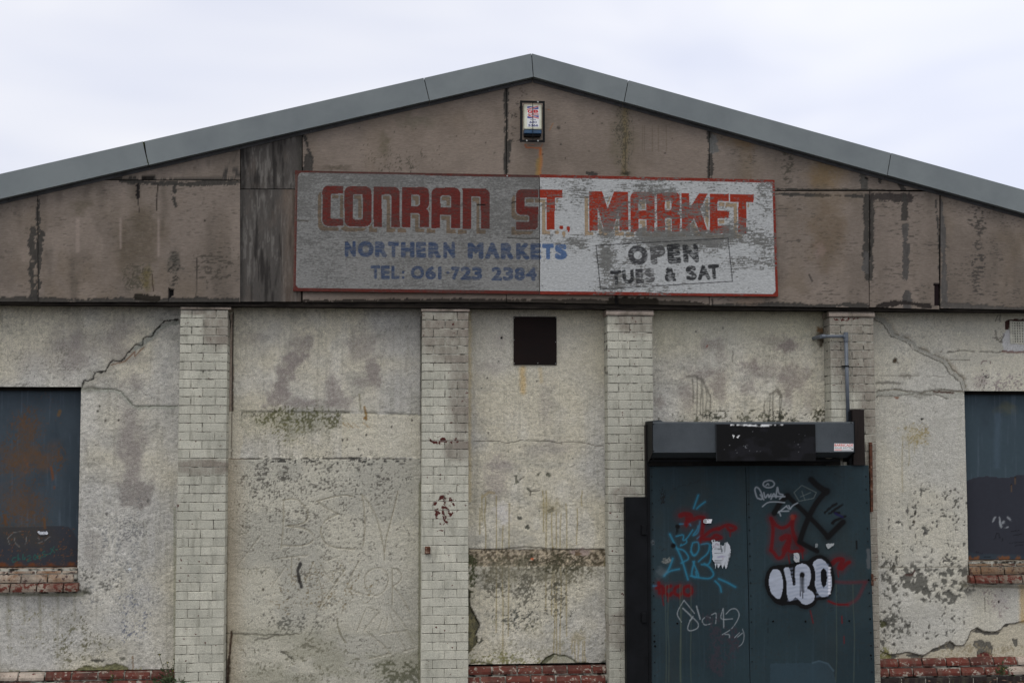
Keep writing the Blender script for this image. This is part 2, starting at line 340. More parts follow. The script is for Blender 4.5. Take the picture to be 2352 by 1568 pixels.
# ------------------------------------------------------------------ painted and relieved sheets
class Canvas:
    """a sheet parallel to the facade; corners (x,z) TL,TR,BR,BL; col and relief are worked out per point"""
    def __init__(s, tl, tr, br, bl, y, step, xs=None, zs=None):
        s.y = y
        wd = math.hypot(tr[0]-tl[0], tr[1]-tl[1]); ht = math.hypot(bl[0]-tl[0], bl[1]-tl[1])
        if xs is None: a = np.linspace(0, 1, max(2, int(wd/step)+1))
        else: a = np.unique(np.concatenate([np.linspace(p, q, max(2, int(wd*(q-p)/step)+1)) for p, q in zip(xs[:-1], xs[1:])]))
        if zs is None: b = np.linspace(0, 1, max(2, int(ht/step)+1))
        else: b = np.unique(np.concatenate([np.linspace(p, q, max(2, int(ht*(q-p)/step)+1)) for p, q in zip(zs[:-1], zs[1:])]))
        A, B = np.meshgrid(a, b); s.A, s.B = A, B
        f = lambda k: (tl[k]*(1-A)+tr[k]*A)*(1-B)+(bl[k]*(1-A)+br[k]*A)*B
        s.X, s.Z = f(0), f(1); s.U, s.V = UV(s.X, s.Z, y)
        s.col = np.ones(s.X.shape+(3,))*.3; s.d = np.zeros(s.X.shape); s.keep = np.ones((A.shape[0]-1, A.shape[1]-1), bool)
        s.corn = (tl, tr, br, bl); s.glob = slice(None)
    def fill(s, c, m=None):
        if m is None: s.col[:] = c
        else: s.col += (np.asarray(c)-s.col)*np.clip(m, 0, 1)[..., None]
    def box(s, u0, u1, v0, v1):
        # index window that covers a pixel box
        r = (s.U >= u0) & (s.U <= u1) & (s.V >= v0) & (s.V <= v1)
        rows = np.where(r.any(1))[0]; cols = np.where(r.any(0))[0]
        if len(rows) == 0: return None
        return slice(rows[0], rows[-1]+1), slice(cols[0], cols[-1]+1)
    def paint(s, w_, m, c, a, depth=0):
        m = np.clip(m, 0, 1)
        if c is not None: s.col[w_] += (np.asarray(c)-s.col[w_])*(m*a)[..., None]
        if depth: s.d[w_] -= m*depth
    def warp(s, w_, amp, sc, seed):
        U, V = s.U[w_], s.V[w_]
        return (U+(fbm(U/sc, V/sc, seed, 3)-.5)*2*amp, V+(fbm(U/sc+50, V/sc+50, seed+3, 3)-.5)*2*amp)
    def blob(s, p, rx, ry, c, a=1, soft=.5, amp=None, depth=0, rot=0, seed=1):
        u, v = p; R = max(rx, ry)*1.8+10; w_ = s.box(u-R, u+R, v-R, v+R)
        if w_ is None: return
        amp = min(rx, ry)*.95 if amp is None else amp
        U, V = s.warp(w_, amp, max(8, min(rx, ry)*.8), seed+int(u))
        du, dv = U-u, V-v
        if rot: cr, sr = math.cos(rot), math.sin(rot); du, dv = du*cr+dv*sr, -du*sr+dv*cr
        r = np.sqrt((du/rx)**2+(dv/ry)**2); m = 1-ss(1-soft, 1+soft*.6, r)
        if soft >= .35 and min(rx, ry) > 18: m = m*np.clip(.45+1.1*fbm(s.U[w_]/9, s.V[w_]/8, seed+90, 3), 0, 1.05)
        s.paint(w_, m, c, a, depth)
    @staticmethod
    def smooth(pts, closed=False, it=2):
        pts = list(pts)
        for _ in range(it):
            if len(pts) < 3: break
            n = len(pts); q = [] if closed else [pts[0]]
            for i in range(n if closed else n-1):
                a, b = pts[i], pts[(i+1) % n]
                q += [(a[0]*.78+b[0]*.22, a[1]*.78+b[1]*.22), (a[0]*.22+b[0]*.78, a[1]*.22+b[1]*.78)]
            if not closed: q.append(pts[-1])
            pts = q
        return pts
    def line(s, pts, wd, c, a=1, depth=0, amp=0, sc=20, soft=.35, dash=0, seed=5, cap=True):
        us = [p[0] for p in pts]; vs = [p[1] for p in pts]; R = wd+amp+6
        w_ = s.box(min(us)-R, max(us)+R, min(vs)-R, max(vs)+R)
        if w_ is None: return
        U, V = s.warp(w_, amp, sc, seed) if amp else (s.U[w_], s.V[w_])
        dd = np.full(U.shape, 1e9)
        for (x0, y0), (x1, y1) in zip(pts[:-1], pts[1:]):
            L2 = (x1-x0)**2+(y1-y0)**2+1e-9
            t = np.clip(((U-x0)*(x1-x0)+(V-y0)*(y1-y0))/L2, 0, 1)
            dd = np.minimum(dd, np.hypot(U-x0-t*(x1-x0), V-y0-t*(y1-y0)))
        h = wd/2; m = 1-ss(h*(1-soft), h*(1+soft)+1.2, dd)
        if dash: m = m*ss(dash-.08, dash+.08, fbm(s.U[w_]/30, s.V[w_]/30, seed+11, 3))
        s.paint(w_, m, c, a, depth)
    def pip(s, pts, U, V):
        ins = np.zeros(U.shape, bool); n = len(pts)
        for i in range(n):
            x0, y0 = pts[i]; x1, y1 = pts[(i+1) % n]
            if y0 == y1: continue
            cnd = ((y0 > V) != (y1 > V)) & (U < (x1-x0)*(V-y0)/(y1-y0)+x0); ins ^= cnd
        return ins
    def poly(s, pts, c, a=1, depth=0, amp=0, sc=15, seed=9, holes=(), grain=None):
        us = [p[0] for p in pts]; vs = [p[1] for p in pts]; R = amp+6
        w_ = s.box(min(us)-R, max(us)+R, min(vs)-R, max(vs)+R)
        if w_ is None: return
        U, V = s.warp(w_, amp, sc, seed) if amp else (s.U[w_], s.V[w_])
        m = s.pip(pts, U, V)
        for h in holes: m &= ~s.pip(h, U, V)
        m = m.astype(float)
        if grain is not None: m = m*grain(s.U[w_], s.V[w_])
        s.paint(w_, m, c, a, depth)
    def specks(s, p, rx, ry, c, thr=.66, size=9, a=1, depth=0, seed=3, asp=1., octv=3):
        u, v = p; w_ = s.box(u-rx*1.3, u+rx*1.3, v-ry*1.3, v+ry*1.3)
        if w_ is None: return
        U, V = s.U[w_], s.V[w_]; r = np.sqrt(((U-u)/rx)**2+((V-v)/ry)**2)
        size = max(4.5, size*.62); n = fbm(U/(size*asp), V/size, seed, octv, .5)*.75+fbm(U/(size*5), V/(size*6), seed+71, 3)*.42-.085-.13*ss(.3, 1.3, r)
        s.paint(w_, ss(thr-.005, thr+.05, n)*(1-ss(.95, 1.3, r)), c, a, depth)
    def build(s, name, mat, parent=None, thick=.02, smooth=True):
        nz, nx = s.X.shape
        v = np.stack([s.X, s.y-s.d, s.Z], -1).reshape(-1, 3)
        idx = np.arange(nz*nx).reshape(nz, nx)
        q = np.stack([idx[1:, :-1], idx[1:, 1:], idx[:-1, 1:], idx[:-1, :-1]], -1)[s.keep]
        faces = q.reshape(-1, 4); col = s.col.reshape(-1, 3)
        # sides
        ring = np.concatenate([idx[0, :-1], idx[:-1, -1], idx[-1, :0:-1], idx[:0:-1, 0]])
        rv = v[ring].copy(); rv[:, 1] = s.y+thick; k0 = len(v); n = len(ring)
        rf = v[ring].copy(); k1 = k0+n
        v = np.concatenate([v, rv, rf]); col = np.concatenate([col, col[ring]*.8, col[ring]*.9])
        i = np.arange(n); j = (i+1) % n
        side = np.stack([k1+i, k1+j, k0+j, k0+i], -1)
        faces = np.concatenate([faces, side])
        me = D.meshes.new(name); nf = len(faces)
        me.vertices.add(len(v)); me.vertices.foreach_set('co', v.astype(np.float32).ravel())
        me.loops.add(nf*4); me.loops.foreach_set('vertex_index', faces.astype(np.int32).ravel())
        me.polygons.add(nf); me.polygons.foreach_set('loop_start', np.arange(0, nf*4, 4, dtype=np.int32))
        me.polygons.foreach_set('use_smooth', np.concatenate([np.full(nf-n, smooth), np.zeros(n, bool)]))
        me.update(calc_edges=True)
        at = me.attributes.new('col', 'FLOAT_COLOR', 'POINT')
        at.data.foreach_set('color', np.concatenate([np.clip(col, .004, .9), np.ones((len(col), 1))], 1).astype(np.float32).ravel())
        me.materials.append(mat)
        return link(D.objects.new(name, me), parent)
def rect(u0, u1, v0, v1, y, **k):
    x0, z1 = W((u0), (v0), y); x1, z0 = W(u1, v1, y)
    return (x0, z1), (x1, z1), (x1, z0), (x0, z0)
def quad(p, y): return [W(a, b, y) for a, b in p]

# text as a bitmap, sampled into a quad on a canvas
def text_bitmap(txt, bold=.0, res=90):
    cu = D.curves.new('t', 'FONT'); cu.body = txt; cu.resolution_u = 4
    o = D.objects.new('t', cu); S.collection.objects.link(o)
    bpy.context.view_layer.update()
    me = o.to_mesh(); me.calc_loop_triangles()
    co = np.array([v_.co[:2] for v_ in me.vertices]); tr = [tuple(t_.vertices) for t_ in me.loop_triangles]
    o.to_mesh_clear(); D.objects.remove(o); D.curves.remove(cu)
    mn, mx = co.min(0), co.max(0); sz = mx-mn; w_, h_ = int(sz[0]*res)+2, int(sz[1]*res)+2
    bm = np.zeros((h_, w_), bool); P = (co-mn)*res
    for t_ in tr:
        a, b, c = P[t_[0]], P[t_[1]], P[t_[2]]
        x0, y0 = np.floor(np.minimum(np.minimum(a, b), c)).astype(int); x1, y1 = np.ceil(np.maximum(np.maximum(a, b), c)).astype(int)+1
        xx, yy = np.meshgrid(np.arange(max(0, x0), min(w_, x1)), np.arange(max(0, y0), min(h_, y1)))
        if xx.size == 0: continue
        e = lambda p, q: (q[0]-p[0])*(yy-p[1])-(q[1]-p[1])*(xx-p[0])
        d1, d2, d3 = e(a, b), e(b, c), e(c, a)
        bm[yy, xx] |= ((d1 >= 0) & (d2 >= 0) & (d3 >= 0)) | ((d1 <= 0) & (d2 <= 0) & (d3 <= 0))
    k = int(bold*res)
    if k:
        pad = np.zeros((h_+2*k, w_+2*k), bool); q = pad.copy(); pad[k:-k, k:-k] = bm
        for i in range(-k, k+1):
            for j in range(-k, k+1):
                if i*i+j*j <= k*k*1.2: q |= np.roll(np.roll(pad, i, 0), j, 1)
        bm = q
    return bm
def put_text(cv, txt, tl, tr, bl, c, a=1, bold=.0, wear=None, depth=0):
    bm = text_bitmap(txt, bold); h_, w_ = bm.shape
    tl = np.array(tl, float); ex = np.array(tr, float)-tl; ey = np.array(bl, float)-tl
    cs = [tl, tl+ex, tl+ey, tl+ex+ey]; us = [p[0] for p in cs]; vs = [p[1] for p in cs]
    k = cv.box(min(us)-3, max(us)+3, min(vs)-3, max(vs)+3)
    if k is None: return
    du, dv = cv.U[k]-tl[0], cv.V[k]-tl[1]; det = ex[0]*ey[1]-ex[1]*ey[0]
    p = (du*ey[1]-dv*ey[0])/det; q = (ex[0]*dv-ex[1]*du)/det
    m = np.zeros(p.shape)
    for (ja, jb) in ((-.25, -.25), (.25, -.25), (-.25, .25), (.25, .25)):      # four samples per point soften the edge
        st = cv_step_px(cv)
        i = ((p+ja*st/np.hypot(*ex))*(w_-1)).astype(int); j = ((1-(q+jb*st/np.hypot(*ey)))*(h_-1)).astype(int)
        ok = (i >= 0) & (i < w_) & (j >= 0) & (j < h_) & (p > -.02) & (q > -.02)
        m += .25*(ok & bm[np.clip(j, 0, h_-1), np.clip(i, 0, w_-1)])
    if wear is not None: m = m*wear(cv.U[k], cv.V[k])
    cv.paint(k, m, c, a, depth)
def cv_step_px(cv): return abs(cv.U[0, 1]-cv.U[0, 0])

# ================================================================== SETTING
def slab(name, x0, x1, y0, y1, z0, z1, mat):
    o = MB().box(x0, x1, y0, y1, z0, z1).build(name, mat); tag(o, kind='structure'); return o
g = mesh_obj('ground', [(-900,-900,-.16),(900,-900,-.16),(900,900,-.16),(-900,900,-.16)], [(0,1,2,3)], M_soil); tag(g, kind='structure')
g = mesh_obj('road', [(-300,-12.2,-.12),(300,-12.2,-.12),(300,-2.5,-.12),(-300,-2.5,-.12)], [(0,1,2,3)], M_asph); tag(g, kind='structure')
slab('kerb', -300, 300, -2.5, -2.35, -.155, 0, M_kerb)
slab('pavement', -300, 300, -2.35, -.35, -.155, -.004, M_pave)
slab('far_pavement', -300, 300, -14.5, -12.2, -.155, -.004, M_pave)
slab('soil_strip', -2.6, 8, -.345, 0, -.155, .012, M_soil)

# ================================================================== THE MARKET BUILDING
AX = 1.35
bld = empty('market_building', (AX, 0, 0), 'derelict single storey market hall with shallow gable, cream roughcast walls and painted brick piers', 'building')
YB, YT = -.25, -.33            # faces of the boards and of the roof trim
XL, XR = -5.2, 7.9
ZSPR = W(0, 1207, YB)[1]
# --- rendered wall panels
cream, grey, pale, mauve = C(178,172,154), C(164,162,156), C(188,185,176), C(130,124,119)
dirt, moss, cement = C(62,60,52), C(84,82,52), C(88,87,80)
def plaster_base(cv, seed, rough=1.0):
    U, V = cv.U, cv.V
    n1 = fbm(U/420, V/420, seed, 4); n2 = fbm(U/90, V/140, seed+5, 4)
    cv.fill(grey); cv.fill(cream, ss(.38, .62, n1)*.85); cv.fill(pale, ss(.5, .75, n2)*.45)
    cv.fill(C(138,136,128), ss(.55, .8, fbm(U/130, V/60, seed+9, 5))*.5)
    n3 = fbm(U/9, V/7, seed+20, 3, .6); n4 = fbm(U/26, V/22, seed+23, 2)
    cv.d += ((n3-.5)*.0110+(n4-.5)*.003)*rough
    cv.d += (fbm(U/260, V/260, seed+31, 3)-.5)*.012
    n5 = fbm(U/8, V/6.5, seed+26, 3, .6); cv.col *= (1-.30*ss(.46, .22, n5)*rough+.10*ss(.55, .75, n5)*rough)[..., None]
    cv.col *= (.90+.2*fbm(U/14, V/14, seed+40, 2))[..., None]
    # fine vertical rain marks
    st = fbm(U/9, V/200, seed+44, 4); cv.fill(C(120,117,102), ss(.6, .75, st)*.25)
def dripline(cv, u, v0, v1, c, wd=4, a=.6, seed=0):
    p = [(u+ (vn(np.array([k*.37+u]), np.array([1.3]), 3)[0]-.5)*9, v0+(v1-v0)*k/8) for k in range(9)]
    cv.line(p, wd, c, a, soft=.6, seed=seed)
STEP = .0088
def panel(u0, u1, v0, v1, step=STEP, op=None):
    x0 = W(u0, 1900)[0] if u0 > -900 else XL; x1 = W(u1, 1900)[0] if u1 < 5000 else XR
    z1 = ZSPR+.05; z0 = v1
    if op is None: return Canvas((x0,z1),(x1,z1),(x1,z0),(x0,z0), 0, step)
    a = [(q-x0)/(x1-x0) for q in op[:2]]; b = [(z1-q)/(z1-z0) for q in (op[3], op[2])]
    cv = Canvas((x0,z1),(x1,z1),(x1,z0),(x0,z0), 0, step, [0]+a+[1], [0]+b+[1])
    xc = (cv.X[:-1, :-1]+cv.X[1:, 1:])/2; zc = (cv.Z[:-1, :-1]+cv.Z[1:, 1:])/2
    cv.keep &= ~((xc > op[0]) & (xc < op[1]) & (zc > op[2]) & (zc < op[3]))
    return cv
PLZ = W(100, 2683)[1]            # top of the plinth
# left panel with window
WL = (-4.15, W(325,1547)[0], W(200,2365)[1]+.012, W(325,1547)[1])
p1 = panel(-999, 760, 0, PLZ, op=WL); plaster_base(p1, 11)
for (x, y, rx, ry, a) in ((560,400,170,190,.75),(930,330,140,140,.7),(480,520,90,60,.4),(1050,640,110,90,.7),(1010,930,90,150,.75),(1040,1260,130,260,.9),(700,330,200,120,.35)):
    p1.blob(ZE((x,y))[0], rx/1.96, ry/1.96, mauve, a, .7)
p1.blob(ZF((1060,80))[0], 75, 62, C(124,119,114), .85, .35); p1.blob(ZF((730,520))[0], 40, 80, C(130,126,120), .6, .7)
p1.blob(ZE((250,450))[0], 120, 60, C(150,145,136), .5, .8)
p1.specks(ZF((900,600))[0], 200, 260, C(92,96,98), .60, 9, .6, .001, 4); p1.specks(ZF((1040,1040))[0], 80, 110, C(84,90,104), .58, 8, .8, .001, 6)
p1.specks(ZF((1000,350))[0], 90, 70, C(100,100,100), .60, 8, .7, 0, 8)
p1.specks(ZF((600,1250))[0], 150, 110, C(88,86,62), .58, 9, .8, 0, 9); p1.specks(ZF((700,760))[0], 120, 60, C(74,74,68), .58, 10, .8, .001, 2)
p1.specks(ZF((220,1120))[0], 110, 120, C(108,104,74), .60, 12, .7, 0, 14, .5); p1.specks(ZE((350,500))[0], 200, 100, C(104,102,94), .61, 9, .6, 0, 17)
for (x, y) in ((780,830),(765,870),(825,943),(930,940)): p1.blob(ZE((x,y))[0], 4, 6, C(60,56,48), .9, .4, 1)
for (x, y) in ((835,243),(1160,140)): p1.blob(ZF((x,y))[0], 6, 8, C(90,88,84), .9, .4, 2)
p1.blob(ZF((1018,676))[0], 6, 5, C(190,195,200), 1, .2, 1)
ck = ZE((640,690),(655,635),(690,628),(730,620),(740,570),(830,560),(845,520),(880,475),(940,475),(975,455),(1020,400),(1060,350),(1115,345),(1125,295),(1190,280),(1210,240),(1260,200),(1290,165),(1400,150))
p1.line([(a+6, b+9) for a, b in ck], 20, C(140,136,124), .55, .003, 8, 14)
p1.line(ZE((1060,380),(1170,300),(1240,235),(1310,185),(1390,175)), 18, C(132,134,126), .8, .002, 4)
p1.line(ck, 4, C(34,33,31), .95, .008, 7, 13)
p1.line([(a+3, b+5) for a, b in ZE((860,500),(975,470),(1050,390),(1050,430),(1120,360))], 4, C(110,82,62), .8, .003, 3)
c2 = ZE((640,690),(720,690),(900,700),(950,715),(990,760),(1040,815),(1080,835),(1390,828))
p1.line([(a, b+4) for a, b in c2], 16, C(140,142,132), .6, .002, 4); p1.line(c2, 3, C(84,86,76), .9, .004, 3)
p1.blob(ZE((700,690))[0], 50, 14, C(110,108,98), .6, .6)
p1.poly(ZF((560,1482),(620,1450),(680,1428),(740,1445),(790,1440),(860,1420),(905,1405),(960,1425),(1010,1445),(1035,1482)), C(84,84,56), .9, .006, 5, 12)
p1.specks(ZF((860,1470))[0], 140, 22, C(120,118,84), .5, 10, .7, 0, 31)
p1.blob(ZF((760,1392))[0], 28, 7, C(70,70,62), .9, .2, 8, .004); p1.blob(ZF((960,1380))[0], 14, 8, C(84,84,74), .9, .2, 6, .004)
p1.line([(-900, 2686), (700, 2682)], 12, C(92,92,66), .6, 0, 5, 20, dash=.45)
p1.line(ZF((1040,1360),(1045,1470)), 4, C(104,80,52), .9, 0, 3, 8)
p1.blob(ZF((660,850))[0], 22, 18, C(60,60,50), .9, .5); p1.line(ZF((0,868),(640,872)), 16, C(104,104,84), .6, 0, 4)
p1.line(ZF((1370,200),(1372,1470)), 10, C(116,118,96), .5, 0, 3)
for u in (30, 95, 160, 230, 300): dripline(p1, u, 2375, 2375+random.randint(80, 260), C(120,116,92), 9, .35)
p1.build('rendered_panel', M_plaster, bld, .04)
# second panel
p2 = panel(880, 1700, 0, 0.0); plaster_base(p2, 51, .9)
low = ss(1829, 1833, p2.V); mid = ss(1642, 1650, p2.V)*(1-low)
n = fbm(p2.U/200, p2.V/200, 77, 4)
p2.fill(C(168,165,152), low*.8); p2.fill(C(150,148,138), low*ss(.45, .6, n)*.7)
p2.d += low*.010-mid*.004
for (x, y, rx, ry, a) in ((660,470,110,60,.95),(560,620,90,150,.95),(700,340,90,90,.75),(480,790,80,70,.85),(690,805,170,50,.8),(930,700,50,150,.7),(975,700,50,90,.7),(1200,340,140,120,.6),(1260,560,60,120,.85),(1190,640,110,50,.6),(1000,800,110,50,.8),(310,310,130,60,.4)):
    p2.blob(ZG((x,y))[0], rx/1.96, ry/1.96, C(128,121,116), a, .5)
p2.line(ZG((190,877),(640,877),(1000,880),(1650,900)), 9, C(86,86,74), .6, .004, 2, 12, dash=.42)
p2.blob(ZG((620,960))[0], 220, 50, C(128,126,104), .6, .8); p2.specks(ZG((700,920))[0], 190, 50, C(78,78,52), .50, 10, .85, .001, 5)
p2.specks(ZG((560,1010))[0], 110, 60, C(90,88,56), .55, 10, .8, 0, 7); p2.specks(ZG((250,890))[0], 40, 12, C(60,60,52), .5, 8, .8, 0, 8)
p2.poly(ZG((1015,890),(1640,900),(1635,1235),(1015,1235)), C(184,178,158), .5, -.002, 4)
p2.line(ZG((1195,840),(1205,930)), 9, C(120,92,40), .8, 0, 3); p2.line(ZG((1150,740),(1160,860)), 6, C(96,92,66), .6, 0, 3); p2.blob(ZG((1198,925))[0], 8, 8, C(110,78,28), .9)
for x in (1020,1055,1100,1180): p2.line(ZG((x,960),(x+50,1000)), 3, C(140,112,64), .6, 0, 4)
for (x,y) in ((1020,1097),(1055,1090),(1145,1170),(1207,1055),(1405,993),(1563,940)): p2.blob(ZG((x,y))[0], 4, 6, C(66,62,56), .9, .3, 2)
p2.specks(ZG((700,1100))[0], 200, 90, C(118,116,104), .58, 8, .6, 0, 12)
p2.line(ZG((120,1243),(500,1243),(900,1240),(1640,1243)), 5, C(44,42,38), .9, .010, 2, 14, dash=.36)
p2.specks(ZG((950,1262))[0], 360, 16, C(46,46,44), .52, 12, .9, .002, 9, 1.5)
for k, (x, y, rx, ry, th) in enumerate(((870,1400,420,110,.605),(470,1370,120,90,.57),(1350,1420,90,90,.58))): p2.specks(ZG((x,y))[0], rx, ry, C(76,74,68), th+.02, 9, .85, .002, 20+k, 1.3)
p2.specks(ZH((860,500))[0], 400, 420, C(104,101,92), .63, 8, .85, .002, 30, 1.3); p2.specks(ZH((600,200))[0], 330, 170, C(84,81,74), .64, 9, .9, .002, 33, 1.2)
p2.specks(ZH((900,830))[0], 230, 120, C(110,98,72), .60, 9, .8, .001, 35); p2.specks(ZH((600,1120))[0], 160, 60, C(70,70,64), .58, 10, .8, .001, 37)
lowm = ss(2470, 2560, p2.V)*ss(.35, .6, fbm(p2.U/120, p2.V/70, 91, 5)); p2.fill(C(132,130,114), lowm*.6)
p2.specks(ZH((860,1420))[0], 420, 110, C(92,90,74), .60, 12, .7, .001, 41); p2.specks(ZH((1450,1490))[0], 110, 50, C(66,68,46), .48, 14, .7, .001, 43)
p2.fill(C(158,142,118), ss(1010, 905, p2.U)*low*.5)
p2.line(ZH((110,1175),(300,1180),(520,1190),(680,1180)), 4, C(88,86,74), .8, .004, 5); p2.line(ZH((330,1225),(430,1215),(520,1185)), 4, C(80,78,68), .8, .003, 4)
p2.line(ZH((980,1060),(990,1150),(1040,1250)), 6, C(96,92,74), .7, .003, 6); p2.line(ZH((540,1320),(620,1370)), 6, C(58,56,48), .8, .003, 5)
p2.line(ZH((150,1165),(140,1280),(128,1400),(118,1568)), 8, C(60,44,34), .95, .010, 3, 10); p2.line(ZH((128,1390),(118,1568)), 16, C(64,54,46), .7, .006, 5, 10)
p2.line(ZH((690,630),(668,690),(680,760),(697,812)), 13, C(34,33,34), .9, 0, 3, 10, dash=.25)
# upright timber edge strip left by an old opening
p2.poly(ZG((122,120),(165,100),(162,870),(116,870)), C(128,112,100), .8, .004, 2); p2.line(ZG((160,100),(158,300),(155,870)), 3.5, C(26,24,22), .95, .012, 2, 10)
p2.line(ZG((140,160),(118,330),(114,660),(108,900)), 4, C(24,22,20), .95, .015, 2, 14); p2.poly(ZG((112,880),(200,880),(240,1090),(215,1235),(112,1235)), C(178,172,156), .85, -.003, 5)
p2.line(ZG((150,880),(150,1238)), 3, C(70,60,50), .8, .005, 2, 10); p2.line(ZG((104,940),(106,1240)), 6, C(94,78,68), .8, .004, 2, 10)
p2.line(ZG((1636,130),(1640,1568)), 8, C(58,56,48), .8, 0, 2, 14); p2.line(ZH((1625,0),(1620,1568)), 9, C(92,92,68), .6, 0, 3, 12); p2.line(ZH((106,0),(106,1568)), 7, C(40,36,32), .8, .008, 1, 12)
# scratched names
def scratch(cv, strokes, wd, a=.75, F=ZH):
    for st in strokes:
        st = Canvas.smooth(F(*st)); cv.line([(p[0]+2, p[1]+3) for p in st], wd, C(184,180,166), a*.6, -.001); cv.line(st, wd*.8, C(122,116,98), a*.85, .006, dash=.2)
scratch(p2, [[(555,140),(560,250),(550,400),(538,510)],[(550,135),(620,120),(680,135),(730,190),(755,250),(735,300),(680,325),(580,335)],[(590,338),(680,345),(760,370),(800,415),(780,465),(700,492),(555,488)],
    [(1100,103),(1020,92),(900,118),(810,145)],[(820,140),(880,190),(985,240)],[(985,242),(900,280),(855,330),(848,400),(880,470),(950,505),(1050,515),(1120,515)],
    [(1170,90),(1190,190),(1195,350),(1185,480),(1165,520)],[(1168,88),(1230,160),(1290,270),(1320,400),(1345,510),(1348,600)],[(1455,60),(1435,150),(1395,310),(1360,440),(1350,540)]], 4.5, .85)
scratch(p2, [[(520,590),(620,578),(750,563)],[(620,578),(618,760)],[(790,615),(760,700),(720,780)],[(790,615),(830,740),(865,865)],[(735,705),(825,722)],[(850,655),(910,740),(955,785)],[(1045,670),(960,790),(870,910),(825,1005)],[(1155,600),(1100,700),(1050,820)],[(1050,820),(1180,870)],
    [(1320,660),(1250,670),(1200,710),(1190,770),(1210,850),(1280,888),(1345,850),(1380,770),(1370,700),(1320,660)],[(1410,670),(1412,950)],[(1400,665),(1450,672),(1488,720),(1470,770),(1415,805)],[(1415,810),(1480,880),(1545,1000)]], 3.6, .75)
scratch(p2, [[(195,665),(200,720)],[(195,665),(220,690),(245,662),(250,720)],[(275,720),(295,670),(312,720)],[(320,672),(375,668)],[(345,670),(348,720)],[(390,668),(440,665)],[(415,668),(418,715)],[(480,665),(510,700)],[(565,665),(460,815)],
    [(195,310),(285,380)],[(285,380),(210,410)],[(140,350),(210,410)],[(385,400),(185,660)],[(850,555),(930,640)],[(820,600),(905,690)],[(910,700),(1010,680)],[(1000,570),(890,610)]], 2.4, .6)
scratch(p2, [[(1210,970),(1300,1000)],[(1320,990),(1190,1145)],[(1190,1150),(1310,1240),(1400,1335)],[(1400,1335),(1230,1372)],[(1310,1180),(1520,1155)],[(1400,970),(1500,1100),(1575,1240)],[(1390,1020),(1450,1180),(1520,1310)],[(1200,985),(1130,1165)],[(1490,1320),(1590,1290)],[(1375,1040),(1350,1160)],[(1300,1150),(1330,1060)]], 2.8, .65)
p2.blob(ZH((398,835))[0], 5, 5, C(70,66,58), .9, .3, 1, .006); p2.blob(ZH((735,457))[0], 3, 3, C(50,48,44), .9)
p2.build('rendered_panel', M_plaster, bld, .04)
# third panel
p3 = panel(1850, 2450, 0, PLZ); plaster_base(p3, 91, 1)
p3.fill(cream*1.02, ss(1900, 1300, p3.V)*.45)
for (x, y, rx, ry, a) in ((1040,820,60,200,.35),(680,1290,110,80,.6),(640,1420,110,120,.55),(1100,1150,200,60,.35),(620,520,110,50,.4),(700,330,60,60,.3)): p3.blob(ZI((x,y))[0], rx/1.96, ry/1.96, C(138,130,126), a, .8)
p3.line(ZI((865,530),(862,640),(872,720)), 22, C(176,148,92), .6, 0, 6, soft=.8); p3.line(ZI((1000,540),(1010,640)), 14, C(170,150,104), .4, 0, 4, soft=.8)
p3.line(ZI((448,100),(446,1568)), 14, C(176,160,120), .5, 0, 6, soft=.8)
p3.blob(ZI((700,297))[0], 5, 5, C(14,13,12), 1, .2, .5, .03)
for (x, y) in ((585,610),(675,478),(975,632),(1258,1240),(595,1040),(540,690)): p3.blob(ZI((x,y))[0], 4, 4, C(80,78,72), .9, .3, 2)
p3.line(ZI((480,1105),(680,1105),(745,1120),(860,1098),(1060,1103),(1170,1125)), 2.6, C(92,90,80), .9, .004, 2); p3.line(ZI((1170,1110),(1330,1115),(1430,1140),(1500,1145)), 2.6, C(96,92,82), .8, .004, 3)
for pts in (((805,1370),(818,1375),(820,1410),(835,1425),(820,1442),(803,1438)),((978,1360),(998,1352),(1000,1380),(980,1388)),((1040,1365),(1065,1350),(1085,1365),(1080,1388),(1045,1380)),((890,1480),(905,1470),(930,1492),(915,1505)),((918,1285),(928,1275),(925,1302))):
    p3.poly(ZI(*pts), C(94,94,82), .95, .008, 3, 8)
p3.line(ZI((925,1500),(920,1530)), 4, C(60,58,50), .9, .006, 2); p3.line(ZI((930,1500),(1000,1490)), 3, C(84,82,72), .8, .004, 3); p3.line(ZI((840,1410),(880,1380)), 3, C(84,82,72), .8, .004, 3)
for pts in (((820,265),(850,262),(865,285),(830,290)),((880,350),(905,325),(925,350),(905,370)),((990,215),(1005,218),(998,230)),((1060,210),(1080,205),(1110,180),(1105,225),(1065,238)),((1160,1042),(1180,1050),(1165,1062)),((1235,1040),(1250,1025),(1245,1055)),((855,1060),(895,1050),(880,1075)),((930,1118),(962,1112),(945,1128)),((1340,745),(1385,738),(1360,755)),((1480,1258),(1503,1255),(1490,1272)),((508,1265),(545,1210),(555,1235),(525,1262))):
    p3.poly(ZJ(*pts), C(84,84,76), .95, .007, 3, 8)
p3.blob(ZJ((710,240))[0], 28, 45, C(186,184,186), .5, .7)
for k, (x, a0, a1) in enumerate(((548,90,300),(572,110,520),(655,100,1170),(708,330,1400),(757,160,1200),(1020,60,380),(1048,60,1000),(1095,230,1030),(1112,500,1430),(1130,230,1430),(1163,240,1340),(1208,160,1200),(1290,200,480),(1270,1240,1400),(1297,1240,1400),(1340,1240,1400),(1355,1240,1400),(1250,1240,1340),(528,200,400),(1330,60,180))):
    p = ZJ((x,a0),(x,a1)); dripline(p3, p[0][0], p[0][1], p[1][1], C(132,118,76), 3.4, .75, k)
